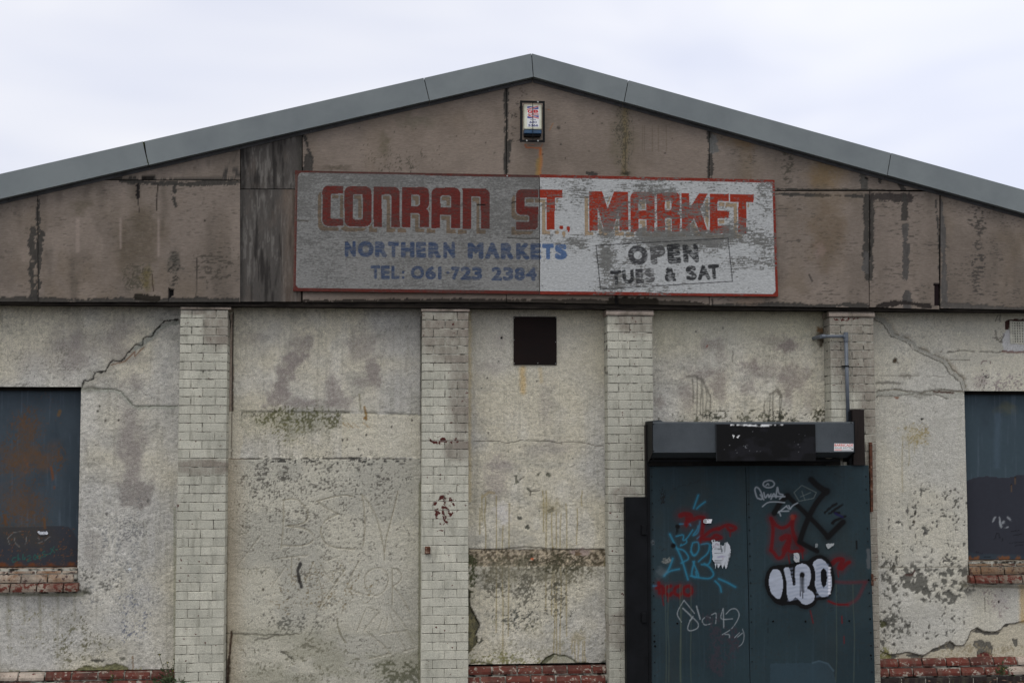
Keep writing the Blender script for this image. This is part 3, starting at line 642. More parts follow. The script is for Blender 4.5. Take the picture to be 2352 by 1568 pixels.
p3.blob(ZJ((1300,1210))[0], 34, 26, C(140,128,98), .6, .8); p3.blob(ZJ((1080,190))[0], 40, 30, C(140,130,100), .6, .8); p3.line(ZJ((545,110),(600,70),(640,80)), 8, C(140,124,80), .5, 0, 3)
# exposed pebbly band
V0, V1 = ZJ((0,518))[0][1], ZJ((0,652))[0][1]
bm_ = ss(V0-2, V0+3, p3.V+6*(fbm(p3.U/30, p3.V/30, 5)-.5))*(1-ss(V1-4, V1+4, p3.V)); pb = fbm(p3.U/9, p3.V/8, 66, 3, .6)
p3.fill(C(138,126,108), bm_*.85); p3.fill(C(70,62,48), bm_*ss(.50, .62, pb)*.85); p3.fill(C(184,170,146), bm_*ss(.45, .3, pb)*.7); p3.d -= bm_*.010*(.4+pb)
p3.line(ZJ((440,515),(640,520),(900,500),(1060,515),(1200,520),(1500,518)), 3.5, C(70,66,56), .9, .004, 2, 12)
p3.specks(ZJ((880,690))[0], 260, 70, C(84,80,64), .46, 11, .8, .002, 7); p3.specks(ZJ((900,800))[0], 200, 110, C(78,76,66), .53, 11, .8, .002, 8); p3.blob(ZJ((900,700))[0], 260, 45, C(110,106,90), .65, .8)
p3.specks(ZJ((1180,620))[0], 180, 40, C(58,56,42), .5, 12, .8, .001, 13); p3.blob(ZJ((1320,540))[0], 44, 14, C(150,134,126), .8, .3); p3.blob(ZJ((1300,548))[0], 14, 9, C(96,80,60), .9, .3)
p3.blob(ZJ((940,594))[0], 6, 4, C(176,92,60), 1, .2, 1)
p3.specks(ZJ((950,1060))[0], 200, 60, C(70,72,66), .60, 9, .9, .003, 9); p3.specks(ZJ((800,1200))[0], 330, 120, C(130,126,108), .6, 10, .7, 0, 10)
p3.poly(ZJ((430,835),(455,850),(450,960),(490,1040),(525,1110),(500,1180),(510,1250),(465,1310),(430,1340)), C(76,74,58), .95, .016, 4, 14)
p3.specks(ZJ((460,1180))[0], 20, 80, C(118,112,84), .45, 12, .8, 0, 15); p3.specks(ZJ((455,720))[0], 28, 90, C(64,68,46), .46, 12, .9, .004, 16)
p3.line(ZJ((438,830),(452,960),(492,1040),(527,1110),(502,1180),(512,1250)), 3, C(30,28,24), .9, 0, 3, 14)
bl = ZJ((1000,1418),(1050,1368),(1110,1338),(1160,1352),(1200,1350),(1240,1372),(1290,1410),(1350,1405),(1430,1422),(1500,1430))
p3.poly(bl+ZJ((1500,1450),(1000,1450)), C(134,132,112), .6, .007, 2); p3.poly(ZJ((1000,1418),(1050,1368),(1110,1338),(1110,1365),(1050,1410),(1010,1425)), C(78,78,62), .9, .004, 3)
p3.line(bl, 4, C(64,66,44), .95, .004, 2); p3.line(ZJ((450,1420),(520,1400),(620,1420),(660,1435)), 4, C(78,78,54), .9, .006, 4); p3.specks(ZJ((700,1380))[0], 160, 30, C(108,106,64), .5, 10, .8, 0, 19)
p3.line(ZJ((440,1438),(1520,1438)), 6, C(188,182,160), .5, 0, 3, dash=.45); p3.line(ZJ((1515,560),(1525,1400)), 9, C(96,92,58), .7, 0, 4, dash=.4)
p3.blob(ZJ((1515,1410))[0], 26, 12, C(40,42,34), .9, .5)
p3.build('rendered_panel', M_plaster, bld, .04)
# fourth panel, above the door
p4 = panel(2560, 3345, 0, W(2900,1800)[1]); plaster_base(p4, 131, 1); p4.fill(C(178,173,146), ss(1500, 1250, p4.V)*.5)
for (x, y, rx, ry, a) in ((770,350,110,50,.55),(850,430,40,80,.4),(720,580,150,50,.6),(840,680,60,130,.7),(1070,520,90,60,.75),(1370,360,120,50,.85),(1250,300,120,40,.4),(1430,600,100,90,.7),(1370,720,60,110,.75),(1060,690,70,80,.6),(600,740,80,120,.55),(370,810,40,50,.6),(1180,560,120,80,.5),(1540,800,60,90,.4)): p4.blob(ZK((x,y))[0], rx/1.96, ry/1.96, C(124,115,110), a, .7)
for k, (x, a0, a1) in enumerate(((630,620,800),(665,600,940),(690,600,900),(710,620,930),(735,680,930),(762,740,940),(1190,790,900),(1230,740,930),(1262,720,930),(1310,760,940),(1322,740,840),(945,400,480))): p_ = ZK((x,a0),(x,a1)); dripline(p4, p_[0][0], p_[0][1], p_[1][1], C(84,82,74), 4.5, .6, k)
p4.line(ZK((580,600),(650,595),(700,625),(740,690),(765,760)), 9, C(92,89,82), .6, 0, 4); p4.line(ZK((1240,740),(1290,700),(1320,760)), 10, C(84,80,70), .6, 0, 5)
p4.specks(ZK((1000,930))[0], 360, 34, C(74,74,60), .56, 11, .85, .001, 3, 1.4); p4.specks(ZK((1300,915))[0], 60, 40, C(48,48,40), .55, 12, .9, 0, 5); p4.specks(ZK((1640,900))[0], 40, 40, C(60,60,44), .54, 12, .9, 0, 6); p4.specks(ZK((760,905))[0], 40, 25, C(44,46,40), .46, 10, .9, 0, 7)
p4.blob(ZK((1640,290))[0], 24, 34, C(52,42,32), .95, .6); p4.blob(ZK((1630,235))[0], 16, 14, C(112,84,56), .9, .6)
p4.line(ZK((1672,100),(1670,300),(1685,420),(1690,650),(1695,940)), 12, C(70,66,60), .8, .008, 5, 12); p4.line(ZK((1685,300),(1692,650),(1696,940)), 4, C(20,18,17), .95, .012, 2)
for (x, y) in ((867,220),(655,247)): p4.blob(ZK((x,y))[0], 4, 5, C(84,82,78), .9, .3, 2)
p4.line(ZK((745,355),(738,368)), 4, C(130,70,60), .9)
p4.build('rendered_panel', M_plaster, bld, .04)
# fifth panel with window
WR = (W(3857,1563)[0], 7.1, W(3870,2332)[1]+.012, W(3857,1563)[1])
p5 = panel(3470, 9999, 0, PLZ-.01, op=WR); plaster_base(p5, 171, .8); p5.fill(C(172,170,160), .45+0*p5.U)
p5.specks((3680,1500), 200, 330, C(128,125,116), .60, 9, .5, 0, 2)
band = ZM((600,130),(660,160),(700,200),(740,270),(850,310),(930,380),(1040,430),(1150,480),(1200,560),(1280,620),(1310,715))
p5.line([(a+6, b-3) for a, b in band], 22, C(150,140,122), .6, .002, 10, 14, dash=.35); p5.line(band, 15, C(136,135,127), .8, .003, 9, 12); p5.line(band, 26, C(150,148,139), .4, 0, 12, 16, soft=.8)
p5.line([(a-9, b+8) for a, b in band], 3.2, C(70,68,60), .9, .005, 5, 16, dash=.3); p5.line([(a+5, b-5) for a, b in band[3:]], 3, C(92,84,70), .8, .003, 4, 16, dash=.35)
p5.poly(ZM((605,705),(760,690),(870,715),(960,715),(1040,700),(1110,690),(1180,705),(1290,715),(1290,775),(1180,770),(1060,745),(1000,760),(880,735),(790,760),(700,745),(610,760)), C(148,147,138), .85, .003, 5, 14)
p5.line(ZM((605,715),(760,698),(870,715),(960,725),(1110,700),(1290,718)), 4, C(92,86,72), .8, .004, 5, 12, dash=.35); p5.line(ZM((605,755),(790,748),(920,735),(1080,740),(1170,775)), 4, C(82,80,72), .8, .004, 5, 12, dash=.3)
p5.line(ZM((1060,715),(1120,722),(1210,725)), 8, C(70,52,44), .9, .004, 4, 10, dash=.3); p5.blob(ZM((765,762))[0], 14, 6, C(112,76,58), .9, .3); p5.blob(ZM((930,745))[0], 45, 14, C(118,116,108), .7, .6)
p5.line(ZM((605,650),(700,648),(790,655)), 9, C(86,84,76), .7, .003, 4, 12, dash=.3); p5.blob(ZM((830,595))[0], 28, 10, C(120,116,108), .8, .5); p5.line(ZM((640,592),(960,592),(1140,600)), 3, C(112,108,98), .7, .002, 3, dash=.35)
p5.line(ZM((1110,405),(1220,408),(1260,395),(1560,410),(1600,400)), 3, C(92,89,80), .9, .004, 2, 10, dash=.3); p5.line(ZM((1190,468),(1340,470)), 3, C(104,100,90), .8, .003, 2)
p5.blob(ZM((752,475))[0], 10, 12, C(62,52,40), .95, .5, 5, .006); p5.line(ZM((750,450),(775,500)), 4, C(60,50,40), .7, 0, 3); p5.blob(ZM((965,933))[0], 4.5, 4.5, C(50,48,44), 1, .2, .5, .02)
p5.blob(ZM((890,1060))[0], 60, 34, C(150,138,100), .5, .8); p5.specks(ZM((900,1060))[0], 70, 50, C(132,118,76), .52, 10, .7, 0, 7)
for k, (x, a1) in enumerate(((905,1200),(925,1160),(860,1300),(815,1500))): p_ = ZM((x,1060),(x,a1)); dripline(p5, p_[0][0], p_[0][1], p_[1][1], C(136,124,86), 3.5, .5, k)
p5.blob(ZM((1430,640))[0], 34, 26, C(110,96,98), .5, .8); p5.specks(ZM((1440,640))[0], 34, 44, C(50,46,46), .56, 9, .9, 0, 9); p5.specks(ZM((1600,660))[0], 110, 60, C(112,100,102), .56, 9, .7, 0, 10)
p5.line(ZM((1430,500),(1440,480),(1490,470),(1500,500)), 3.5, C(96,80,78), .8, .003, 5, dash=.3)
# smeared mortar round the air brick
p5.poly(ZM((1600,250),(1650,235),(1665,345),(1800,345),(1900,345),(1900,410),(1610,400),(1590,330)), C(170,170,170), .9, -.003, 8)
p5.poly(ZM((1618,165),(1660,150),(1690,150),(1900,160),(1900,175),(1660,175),(1655,200),(1640,235),(1620,230)), C(52,22,20), .95, .012, 5, 12); p5.line(ZM((1600,402),(1680,410),(1900,403)), 8, C(100,66,58), .8, .003, 5, 9)
p5.line(ZM((1540,240),(1545,300),(1590,330),(1600,260)), 3.5, C(84,80,72), .8, .004, 6, dash=.3); p5.line(ZM((1540,165),(1560,120)), 3, C(84,80,72), .8, .003, 4); p5.line(ZM((1575,115),(1580,165)), 3, C(84,80,72), .8, .003, 4); p5.specks(ZM((1560,260))[0], 26, 40, C(104,100,92), .52, 9, .8, .001, 44)
# spalled lower wall
for k, (x, y, rx, ry, th, sz) in enumerate(((860,770,170,75,.535,15),(520,760,55,110,.52,15),(510,1000,50,150,.57,12),(560,1120,70,50,.55,12),(520,600,50,110,.60,12),(700,260,60,60,.60,11),(900,330,220,200,.645,11),(760,620,150,50,.60,12),(950,880,120,50,.58,13),(640,1200,200,90,.645,11),(560,430,60,200,.66,11),(1000,1050,90,40,.62,10),(500,1230,40,60,.56,12),(1040,480,60,120,.64,11))):
    p5.specks(ZN((x,y))[0], rx, ry, C(88,87,81), th+.005, sz*1.75, .95, .006, 50+k, .9)
p5.poly(ZN((768,340),(800,345),(805,362),(828,370),(812,400),(780,405),(788,375)), C(92,91,86), .95, .009, 3, 9); p5.blob(ZN((715,240))[0], 5, 8, C(70,68,62), .95, .3); p5.blob(ZN((652,222))[0], 6, 7, C(80,78,74), .95, .3); p5.blob(ZN((708,305))[0], 5, 8, C(66,62,54), .95, .3)
p5.poly(ZN((960,1155),(972,1160),(970,1200),(948,1200),(955,1180)), C(96,95,90), .95, .009, 3, 9); p5.line(ZN((640,720),(690,720),(710,690)), 8, C(72,52,48), .9, .004, 4)
p5.line(ZN((440,660),(720,660),(1130,655)), 3, C(104,100,88), .8, .003, 4, dash=.35); p5.poly(ZN((440,1070),(480,1085),(500,1110),(480,1130),(445,1135)), C(78,78,54), .95, .010, 4, 9)
edge = ZN((440,1315),(480,1330),(520,1350),(580,1340),(650,1328),(700,1335),(780,1355),(830,1325),(850,1305),(900,1290),(940,1270),(965,1245),(990,1240),(1015,1260),(1040,1278),(1100,1270),(1130,1225),(1150,1165),(1200,1135),(1230,1150),(1260,1165),(1340,1170),(1390,1150),(1420,1110),(1500,1100),(1568,1080),(1700,1090),(2600,1120))
p5.poly(edge+[(4700,2760),(3500,2760)], C(164,156,136), .75, .014, 3, 12); 
for pts in (((840,1312),(940,1275),(990,1245),(1035,1275),(1030,1300),(1010,1325),(985,1300),(930,1300),(850,1330)),((1165,1165),(1210,1140),(1260,1170),(1340,1175),(1390,1160),(1370,1190),(1290,1195),(1240,1180)),((1180,1240),(1250,1225),(1265,1250),(1300,1240),(1335,1290),(1320,1350),(1200,1350),(1210,1300),(1170,1270)),((1475,1220),(1525,1225),(1520,1280),(1500,1285)),((1400,1120),(1460,1095),(1450,1120),(1400,1135)),((500,1350),(560,1345),(600,1365),(520,1385)),((640,1350),(700,1340),(790,1360),(780,1375),(700,1375))):
    p5.poly(ZN(*pts), C(84,82,76), .95, .005, 4, 10)
p5.poly(ZN((1200,1365),(1215,1340),(1290,1325),(1325,1345),(1325,1365)), C(84,36,34), .95, .006, 3)
p5.line([(a, b-1) for a, b in edge], 3.5, C(58,56,50), .9, 0, 3, 12); p5.specks(ZN((470,1350))[0], 30, 30, C(112,110,66), .42, 10, .9, 0, 81); p5.specks((3900,2610), 260, 40, C(132,122,100), .56, 12, .7, .002, 83)
p5.blob(ZN((1370,930))[0], 30, 50, C(146,138,138), .5, .8); p5.blob(ZN((1372,930))[0], 5, 6, C(40,36,32), .95, .3, 2, .01); p5.specks(ZN((1350,900))[0], 70, 70, C(116,100,100), .57, 10, .7, 0, 91)
p5.line(ZN((1550,800),(1560,1080)), 22, C(170,140,84), .6, 0, 6, soft=.8); p5.line(ZN((1260,900),(1262,1010)), 3, C(92,88,78), .8, .003, 4); p5.blob(ZN((1090,800))[0], 14, 18, C(70,70,58), .8, .5)
p5.line(ZN((1110,805),(1568,815)), 10, C(104,98,82), .6, 0, 4)
p5.line(ZN((1500,0),(0,0)), 1, None)
p5.build('rendered_panel', M_plaster, bld, .04)

# solid wall behind, side walls, roof
def part(mb, name, mat, parent=bld): return mb.build(name, mat, parent)
wl = MB()
for a, b in ((XL, WL[0]), (WL[1], WR[0]), (WR[1], XR)): wl.box(a, b, .04, .30, 0, ZSPR)
for o_ in (WL, WR): wl.box(o_[0], o_[1], .04, .30, o_[3], ZSPR); wl.box(o_[0], o_[1], .04, .30, 0, o_[2])
part(wl, 'wall', M_dark)
zb, zt, slope = ZSPR, 0, 0
apT = W(2126, 214.5, YT); slopeL = (apT[1]-W(0,696,YT)[1])/(apT[0]-W(0,696,YT)[0]); slopeR = (apT[1]-W(4096,759,YT)[1])/(W(4096,759,YT)[0]-apT[0])
def roofz(x): return apT[1]-(slopeL*(apT[0]-x) if x < apT[0] else slopeR*(x-apT[0]))
part(MB().box(XL, XL+.25, .30, 16, 0, roofz(XL)-.15), 'side_wall', M_side); part(MB().box(XR-.25, XR, .30, 16, 0, roofz(XR)-.15), 'side_wall', M_side)
part(MB().box(XL+.25, XR-.25, 15.8, 16, 0, ZSPR), 'rear_wall', M_side)
for sgn, xe in ((-1, XL-.12), (1, XR+.12)):       # corrugated roof sheets
    v = []; f = []; n_ = 400
    for k in range(n_+1):
        y = YT+.06+(16.4-YT)*k/n_; dz = .018*math.sin(k*math.pi*.5)
        v += [(apT[0], y, apT[1]-.03+dz), (xe, y, roofz(xe)-.03+dz)]
    f = [(2*k, 2*k+1, 2*k+3, 2*k+2) for k in range(n_)]
    mesh_obj('roof', v, f, M_roof, bld)

# --- gable cladding boards
tan_b, brn, dk, peel = C(108,99,91), C(92,84,76), C(74,68,61), C(52,50,47)
def topv(u, f):      # V along the trim band, f 0 top 1 bottom
    t_ = 214.5+(2126-u)*.2265 if u < 2126 else 214.5+(u-2126)*.2767
    b_ = 308+(2133-u)*.2288 if u < 2133 else 308+(u-2133)*.2776
    return t_*(1-f)+b_*f
def board_base(cv, seed, warm=.5, grain=.5, stain=.5):
    U, V = cv.U, cv.V
    cv.fill(tan_b); cv.fill(brn, ss(.4, .7, fbm(U/180, V/220, seed, 4))*.6)
    cv.fill(C(94,82,64), ss(.45, .8, fbm(U/150, V/240, seed+3, 4))*warm*.6); cv.fill(dk, ss(.5, .8, fbm(U/60, V/260, seed+5, 4))*stain*.7)
    cv.fill(C(120,110,101), ss(.55, .75, fbm(U/120, V/120, seed+6, 3))*.5)
    g1 = fbm(U/26, V/3.2, seed+8, 3, .6); pm = ss(.35, .6, fbm(U/110, V/90, seed+11, 3))
    cv.fill(peel, ss(.72-.08*grain, .78-.08*grain, g1)*pm*.6*min(1, grain+.2)); cv.d -= ss(.66, .72, g1)*.001*pm
    cv.col *= (.9+.2*fbm(U/8, V/5, seed+13, 2))[..., None]
    cv.d += (fbm(U/300, V/300, seed+15, 2)-.5)*.012
def edge_peel(cv, pts, wd, c=peel, a=.95, th=.45, depth=.003, seed=1, sc=(10, 12)):
    us = [p[0] for p in pts]; vs = [p[1] for p in pts]; R = wd*2
    w_ = cv.box(min(us)-R, max(us)+R, min(vs)-R, max(vs)+R)
    if w_ is None: return
    U, V = cv.U[w_], cv.V[w_]; dd = np.full(U.shape, 1e9)
    for (x0, y0), (x1, y1) in zip(pts[:-1], pts[1:]):
        L2 = (x1-x0)**2+(y1-y0)**2+1e-9; t = np.clip(((U-x0)*(x1-x0)+(V-y0)*(y1-y0))/L2, 0, 1)
        dd = np.minimum(dd, np.hypot(U-x0-t*(x1-x0), V-y0-t*(y1-y0)))
    n = fbm(U/sc[0], V/sc[1], seed, 4, .6)*.55+fbm(U/22, V/3.5, seed+4, 2)*.25+fbm(U/70, V/60, seed+7, 2)*.35
    m = ss(0, .05, n-th*.9-.62*(dd/wd)**1.3+.035)
    cc = np.asarray(c)*(.75+.6*fbm(U/5, V/22, seed+9, 3))[..., None]
    cv.col[w_] += (cc-cv.col[w_])*(m*a)[..., None]; cv.d[w_] -= m*depth
def mk_board(u0, u1, vtl, vtr, vb, seed, step=.0095, mat=None, vb2=None, **k):
    vb2 = vb if vb2 is None else vb2
    cv = Canvas(W(u0, vtl, YB), W(u1, vtr, YB), W(u1, vb2, YB), W(u0, vb, YB), YB, step); 
    if mat is None: board_base(cv, seed, **k)
    return cv
def fin(cv, mat=M_ply, label=None):
    o = cv.build('cladding_board', mat, bld, .018)
    if label: o['label'] = label
    return o
TF = .45
bA = mk_board(-560, 150, topv(-560,TF), topv(150,TF), 1206, 201, warm=.6)
edge_peel(bA, ZA((262,700),(255,1400)), 18, th=.52, seed=3); edge_peel(bA, ZA((225,900),(215,1010),(235,1100),(215,1200),(240,1400)), 26, th=.36, seed=5); edge_peel(bA, [(-560,1200),(0,1200),(140,1200)], 22, th=.3, seed=8); fin(bA)
bB = mk_board(153, 960, 722, 722, 1207, 211, warm=.55, stain=.8)
bB.blob(ZA((980,950))[0], 90, 180, C(76,68,56), .7, .8); bB.blob(ZA((570,740))[0], 50, 30, C(78,72,60), .6, .8); bB.blob(ZA((1020,1250))[0], 24, 60, C(84,76,48), .8, .7); bB.specks(ZA((960,1230))[0], 60, 60, C(60,58,48), .5, 8, .7, 0, 5)
bB.blob(ZA((1220,1120))[0], 24, 50, C(66,64,58), .8, .7); bB.specks(ZA((1210,1180))[0], 24, 70, C(48,46,42), .48, 7, .9, .002, 6, 2.)
for x in (548, 840, 1105, 535): bB.line(ZA((x, 830), (x, 1000+(x*7) % 90)), 7, C(132,120,112), .55, 0, 1, soft=.8)
edge_peel(bB, ZA((272,690),(262,1400)), 16, th=.5, seed=13); edge_peel(bB, ZA((290,930),(280,1010),(270,1100),(262,1200),(262,1300)), 26, th=.40, seed=15)
edge_peel(bB, ZA((840,560),(1000,570),(1100,580),(1250,585),(1660,575)), 20, th=.36, seed=17); edge_peel(bB, ZA((960,600),(960,680)), 14, c=C(26,24,24), th=.3, depth=.012, seed=18); edge_peel(bB, ZA((1215,590),(1215,640)), 13, th=.25, seed=19)
bB.line(ZA((1098,590),(1095,650),(1092,770)), 3.4, C(26,24,22), .95, .008, 1, 12); bB.line(ZA((960,680),(970,780)), 2.5, C(40,36,34), .9, .004, 2, 12); bB.line(ZA((1372,1100),(1366,1400)), 2.5, C(40,37,34), .9, .004, 1)
bB.line(ZA((1060,1200),(1070,1340)), 3, C(54,44,36), .9, .003, 4, 10); edge_peel(bB, ZA((250,1400),(420,1395),(600,1400),(940,1400),(1130,1405),(1380,1395),(1660,1400)), 20, th=.30, seed=23); edge_peel(bB, ZA((960,1370),(1100,1385)), 20, th=.2, c=C(30,27,22), seed=25)
bB.poly(ZA((1178,1312),(1208,1320),(1208,1362),(1192,1370),(1176,1390)), C(10,9,9), 1, .02, 1); bB.line(ZA((1175,1310),(1174,1400)), 2.5, C(24,22,22), .9, .004)
edge_peel(bB, ZA((1200,660),(1230,740)), 16, th=.5, seed=27); bB.specks(ZA((1500,1130))[0], 90, 80, C(60,56,50), .55, 6, .8, .001, 29, 4.); bB.specks(ZA((1440,1200))[0], 30, 60, C(60,56,50), .52, 6, .7, .001, 30, 4.); bB.blob(ZA((1428,838))[0], 4, 5, C(30,28,26), .95)
fin(bB)
bC = mk_board(300, 960, topv(300,TF), topv(960,TF), 719, 221, warm=.3, stain=.3)
edge_peel(bC, ZA((700,548),(900,552),(1040,545),(1120,550),(1300,552),(1600,552),(1665,545)), 14, th=.40, seed=33); bC.specks(ZA((1620,510))[0], 60, 26, C(50,48,46), .48, 7, .9, 0, 35, 4.); edge_peel(bC, ZA((1000,548),(1060,545)), 14, th=.2, c=C(24,22,20), seed=36); fin(bC)
def dark_board(u0, u1, a0, a1, v1, seed):
    cv = Canvas(W(u0,a0,YB), W(u1,a1,YB), W(u1,v1,YB), W(u0,v1,YB), YB, .0095); U, V = cv.U, cv.V
    cv.fill(C(66,63,60)); st = fbm(U/5, V/60, seed, 4, .6); cv.fill(C(94,91,87), ss(.50, .62, st)*.8*ss(.3, .6, fbm(U/70, V/90, seed+2, 3))); cv.fill(C(30,28,27), ss(.52, .75, fbm(U/14, V/120, seed+3, 4))*.8)
    cv.fill(C(84,76,69), ss(.6, .85, fbm(U/50, V/90, seed+5, 4))*.4); cv.fill(C(28,27,26), ss(26, 0, np.abs(U-u0))*.7); cv.fill(C(34,34,28), ss(30, 0, np.abs(U-u1))*.5*(V < 770))
    if seed == 341: cv.fill(C(100,88,78), ss(60, 20, np.abs(U-1172))*.5*(.4+fbm(U/10, V/80, 9, 3)))
    cv.d -= ss(.5, .7, st)*.0015
    return fin(cv, M_plyv, 'bare dark grey weathered board')
dark_board(963, 1207, topv(963,TF), topv(1207,TF), 755, 331); dark_board(960, 1204, 758, 758, 1206, 341)
bD = mk_board(1211, 2024, topv(1211,TF), topv(2024,TF), 1207, 231, warm=.6, grain=.2, stain=.35); bD.fill(C(117,106,96), .35+0*bD.U)
edge_peel(bD, ZB((490,520),(545,690)), 18, th=.58, seed=43); edge_peel(bD, ZB((520,680),(515,760)), 26, th=.24, seed=44); edge_peel(bD, ZC((176,290),(172,500),(176,770)), 15, th=.47, seed=45); edge_peel(bD, ZC((180,700),(182,780)), 20, th=.25, seed=46)
bD.blob(ZB((1000,600))[0], 22, 60, C(82,76,62), .7, .8); bD.blob(ZB((1200,450))[0], 70, 24, C(88,84,72), .6, .8); bD.blob(ZB((700,740))[0], 60, 12, C(70,64,54), .7, .8); bD.blob(ZC((60,600))[0], 3, 5, C(40,36,34), .9); bD.specks(ZB((1100,700))[0], 160, 60, C(66,62,54), .62, 7, .8, 0, 48)
for k in range(26): bD.blob((random.uniform(1400,2010), random.uniform(500,690)), 2.5, 2.5, C(52,48,44), .9)
edge_peel(bD, [(1215,1204),(1500,1206),(1700,1203),(2020,1206)], 18, th=.36, c=C(40,36,32), seed=49); bD.line([(1210,1172),(2024,1178)], 10, C(80,70,62), .4, 0, 3)
fin(bD)
bE = mk_board(2027, 2836, 262, topv(2836,TF), 1207, 241, warm=.45, grain=.15, stain=.3, vb2=1222); bE.fill(C(115,104,94), .3+0*bE.U)
edge_peel(bE, ZC((182,290),(180,560),(180,770)), 15, th=.44, seed=51); edge_peel(bE, ZC((195,600),(185,700)), 22, th=.38, seed=52); edge_peel(bE, ZC((1332,520),(1335,800)), 13, th=.5, seed=53)
bE.blob(ZC((840,560))[0], 45, 190, C(84,78,64), .6, .9); bE.line(ZC((855,380),(860,560),(850,780)), 18, C(96,84,50), .45, 0, 5, soft=.9); bE.specks(ZC((840,560))[0], 40, 130, C(58,56,48), .52, 7, .7, 0, 55, .7); bE.blob(ZC((860,775))[0], 22, 10, C(36,36,26), .9, .7)
bE.line(ZC((858,580),(860,760)), 2.2, C(60,56,48), .8)
for x in (905, 955, 965, 1010, 1045, 1090): bE.line(ZC((x,505+(x % 5)*10),(x+1,650)), 2.4, C(86,78,68), .6)
bE.line(ZC((372,640),(374,700),(368,780)), 12, C(146,96,52), .75, 0, 3, soft=.8); bE.line(ZC((290,628),(372,632)), 3.5, C(140,76,42), .9, 0, 1); bE.line(ZC((285,612),(292,630)), 3, C(130,72,42), .9); bE.line(ZC((372,632),(372,668)), 5, C(140,76,42), .9); bE.line(ZC((372,632),(384,612)), 3, C(126,76,46), .7); bE.line(ZC((290,612),(345,612)), 2, C(130,80,52), .6)
bE.line(ZC((360,700),(355,790)), 14, C(126,102,52), .6, 0, 3, soft=.8); bE.line(ZC((445,490),(425,530)), 3, C(130,88,52), .6); bE.line(ZC((415,410),(428,418)), 2, C(130,80,50), .6)
for (x, y) in ((235,450),(480,518),(385,667),(515,490),(725,490),(670,435),(185,480),(515,690),(650,650),(1125,575),(1085,660),(720,210),(490,610)): bE.blob(ZC((x,y))[0], 3.5, 3.5, C(46,42,40), .9)
bE.blob(ZC((475,520))[0], 8, 9, C(54,50,46), .8, .5); edge_peel(bE, ZC((640,775),(690,780)), 12, th=.3, seed=57); bE.specks(ZC((240,420))[0], 60, 120, C(60,56,52), .62, 7, .8, .001, 58)
edge_peel(bE, [(2030,1207),(2300,1208),(2440,1212),(2600,1214),(2830,1220)], 20, th=.34, c=C(44,40,35), seed=59); edge_peel(bE, [(2440,1205),(2620,1212)], 24, th=.2, c=C(30,26,20), seed=60); bE.line(ZC((805,1475),(808,1520)), 14, C(14,12,12), .95, .01, 3)
fin(bE)
bF = mk_board(2839, 3745, topv(2839,TF), topv(3745,.55), 760, 251, warm=.9, grain=.7, stain=.35)
edge_peel(bF, ZD((72,220),(80,550)), 20, th=.47, seed=61); edge_peel(bF, ZD((90,280),(95,340)), 30, th=.36, c=C(84,84,82), seed=62); edge_peel(bF, ZD((1140,490),(1145,620)), 26, th=.24, c=C(72,70,66), seed=63); edge_peel(bF, ZD((1400,575),(1425,650)), 24, th=.30, seed=64); edge_peel(bF, ZD((1255,540),(1255,570)), 14, th=.35, seed=65)
edge_peel(bF, ZD((540,622),(800,628),(900,630),(1180,628),(1450,640),(1640,655)), 10, th=.40, seed=66); bF.blob(ZD((300,270))[0], 70, 50, C(98,80,58), .6, .8); bF.blob(ZD((900,500))[0], 90, 60, C(104,86,60), .6, .8); bF.specks(ZD((610,420))[0], 24, 90, C(60,57,50), .50, 7, .8, 0, 67, 2.5); bF.blob(ZD((1160,545))[0], 8, 5, C(14,12,12), .95, .4)
bF.line(ZD((350,270),(355,550)), 4, C(80,68,52), .5, 0, 3, dash=.4); fin(bF)
bG = mk_board(2839, 3476, 765, 765, 1222, 261, warm=.5, grain=1.0, stain=.35, vb2=1230)
edge_peel(bG, ZD((530,655),(850,665),(1130,670)), 13, th=.46, seed=71); edge_peel(bG, ZD((1165,680),(1160,780),(1165,900),(1155,1060),(1170,1150),(1178,1250)), 24, th=.32, seed=72); edge_peel(bG, ZD((1170,1080),(1170,1170)), 34, th=.25, c=C(72,70,68), seed=73)
bG.blob(ZD((840,1040))[0], 24, 40, C(124,108,102), .6, .5); edge_peel(bG, ZD((20,1445),(500,1430),(900,1440),(1030,1425),(1180,1440)), 18, th=.32, seed=74); bG.line(ZD((760,1220),(780,1260)), 5, C(46,43,42), .9, 0, 3); bG.line(ZD((85,1385),(90,1440)), 4, C(26,24,22), .9, .005); bG.blob(ZD((350,1400))[0], 50, 18, C(112,96,84), .6)
bG.blob(ZD((900,900))[0], 70, 180, C(92,78,60), .5, .8); fin(bG)
bH = mk_board(3479, 3757, 765, 768, 1228, 271, warm=.35, grain=1.0, stain=.3, vb2=1237)
edge_peel(bH, ZD((1190,680),(1195,780),(1190,900),(1185,1060),(1195,1150),(1190,1250)), 20, th=.36, seed=81); bH.line(ZD((1184,690),(1182,900),(1184,1090)), 7, C(22,20,18), .95, .008, 3, 14); edge_peel(bH, ZD((1200,675),(1420,680),(1460,690)), 26, th=.26, c=C(50,46,44), seed=82); edge_peel(bH, ZD((1425,680),(1425,820)), 20, th=.27, seed=83)
edge_peel(bH, ZD((1430,880),(1430,990)), 18, th=.28, c=C(66,64,62), seed=84); edge_peel(bH, ZD((1435,1020),(1435,1240)), 19, th=.28, c=C(66,64,62), seed=85); edge_peel(bH, ZD((1445,1350),(1445,1440)), 22, th=.25, c=C(64,62,60), seed=86)
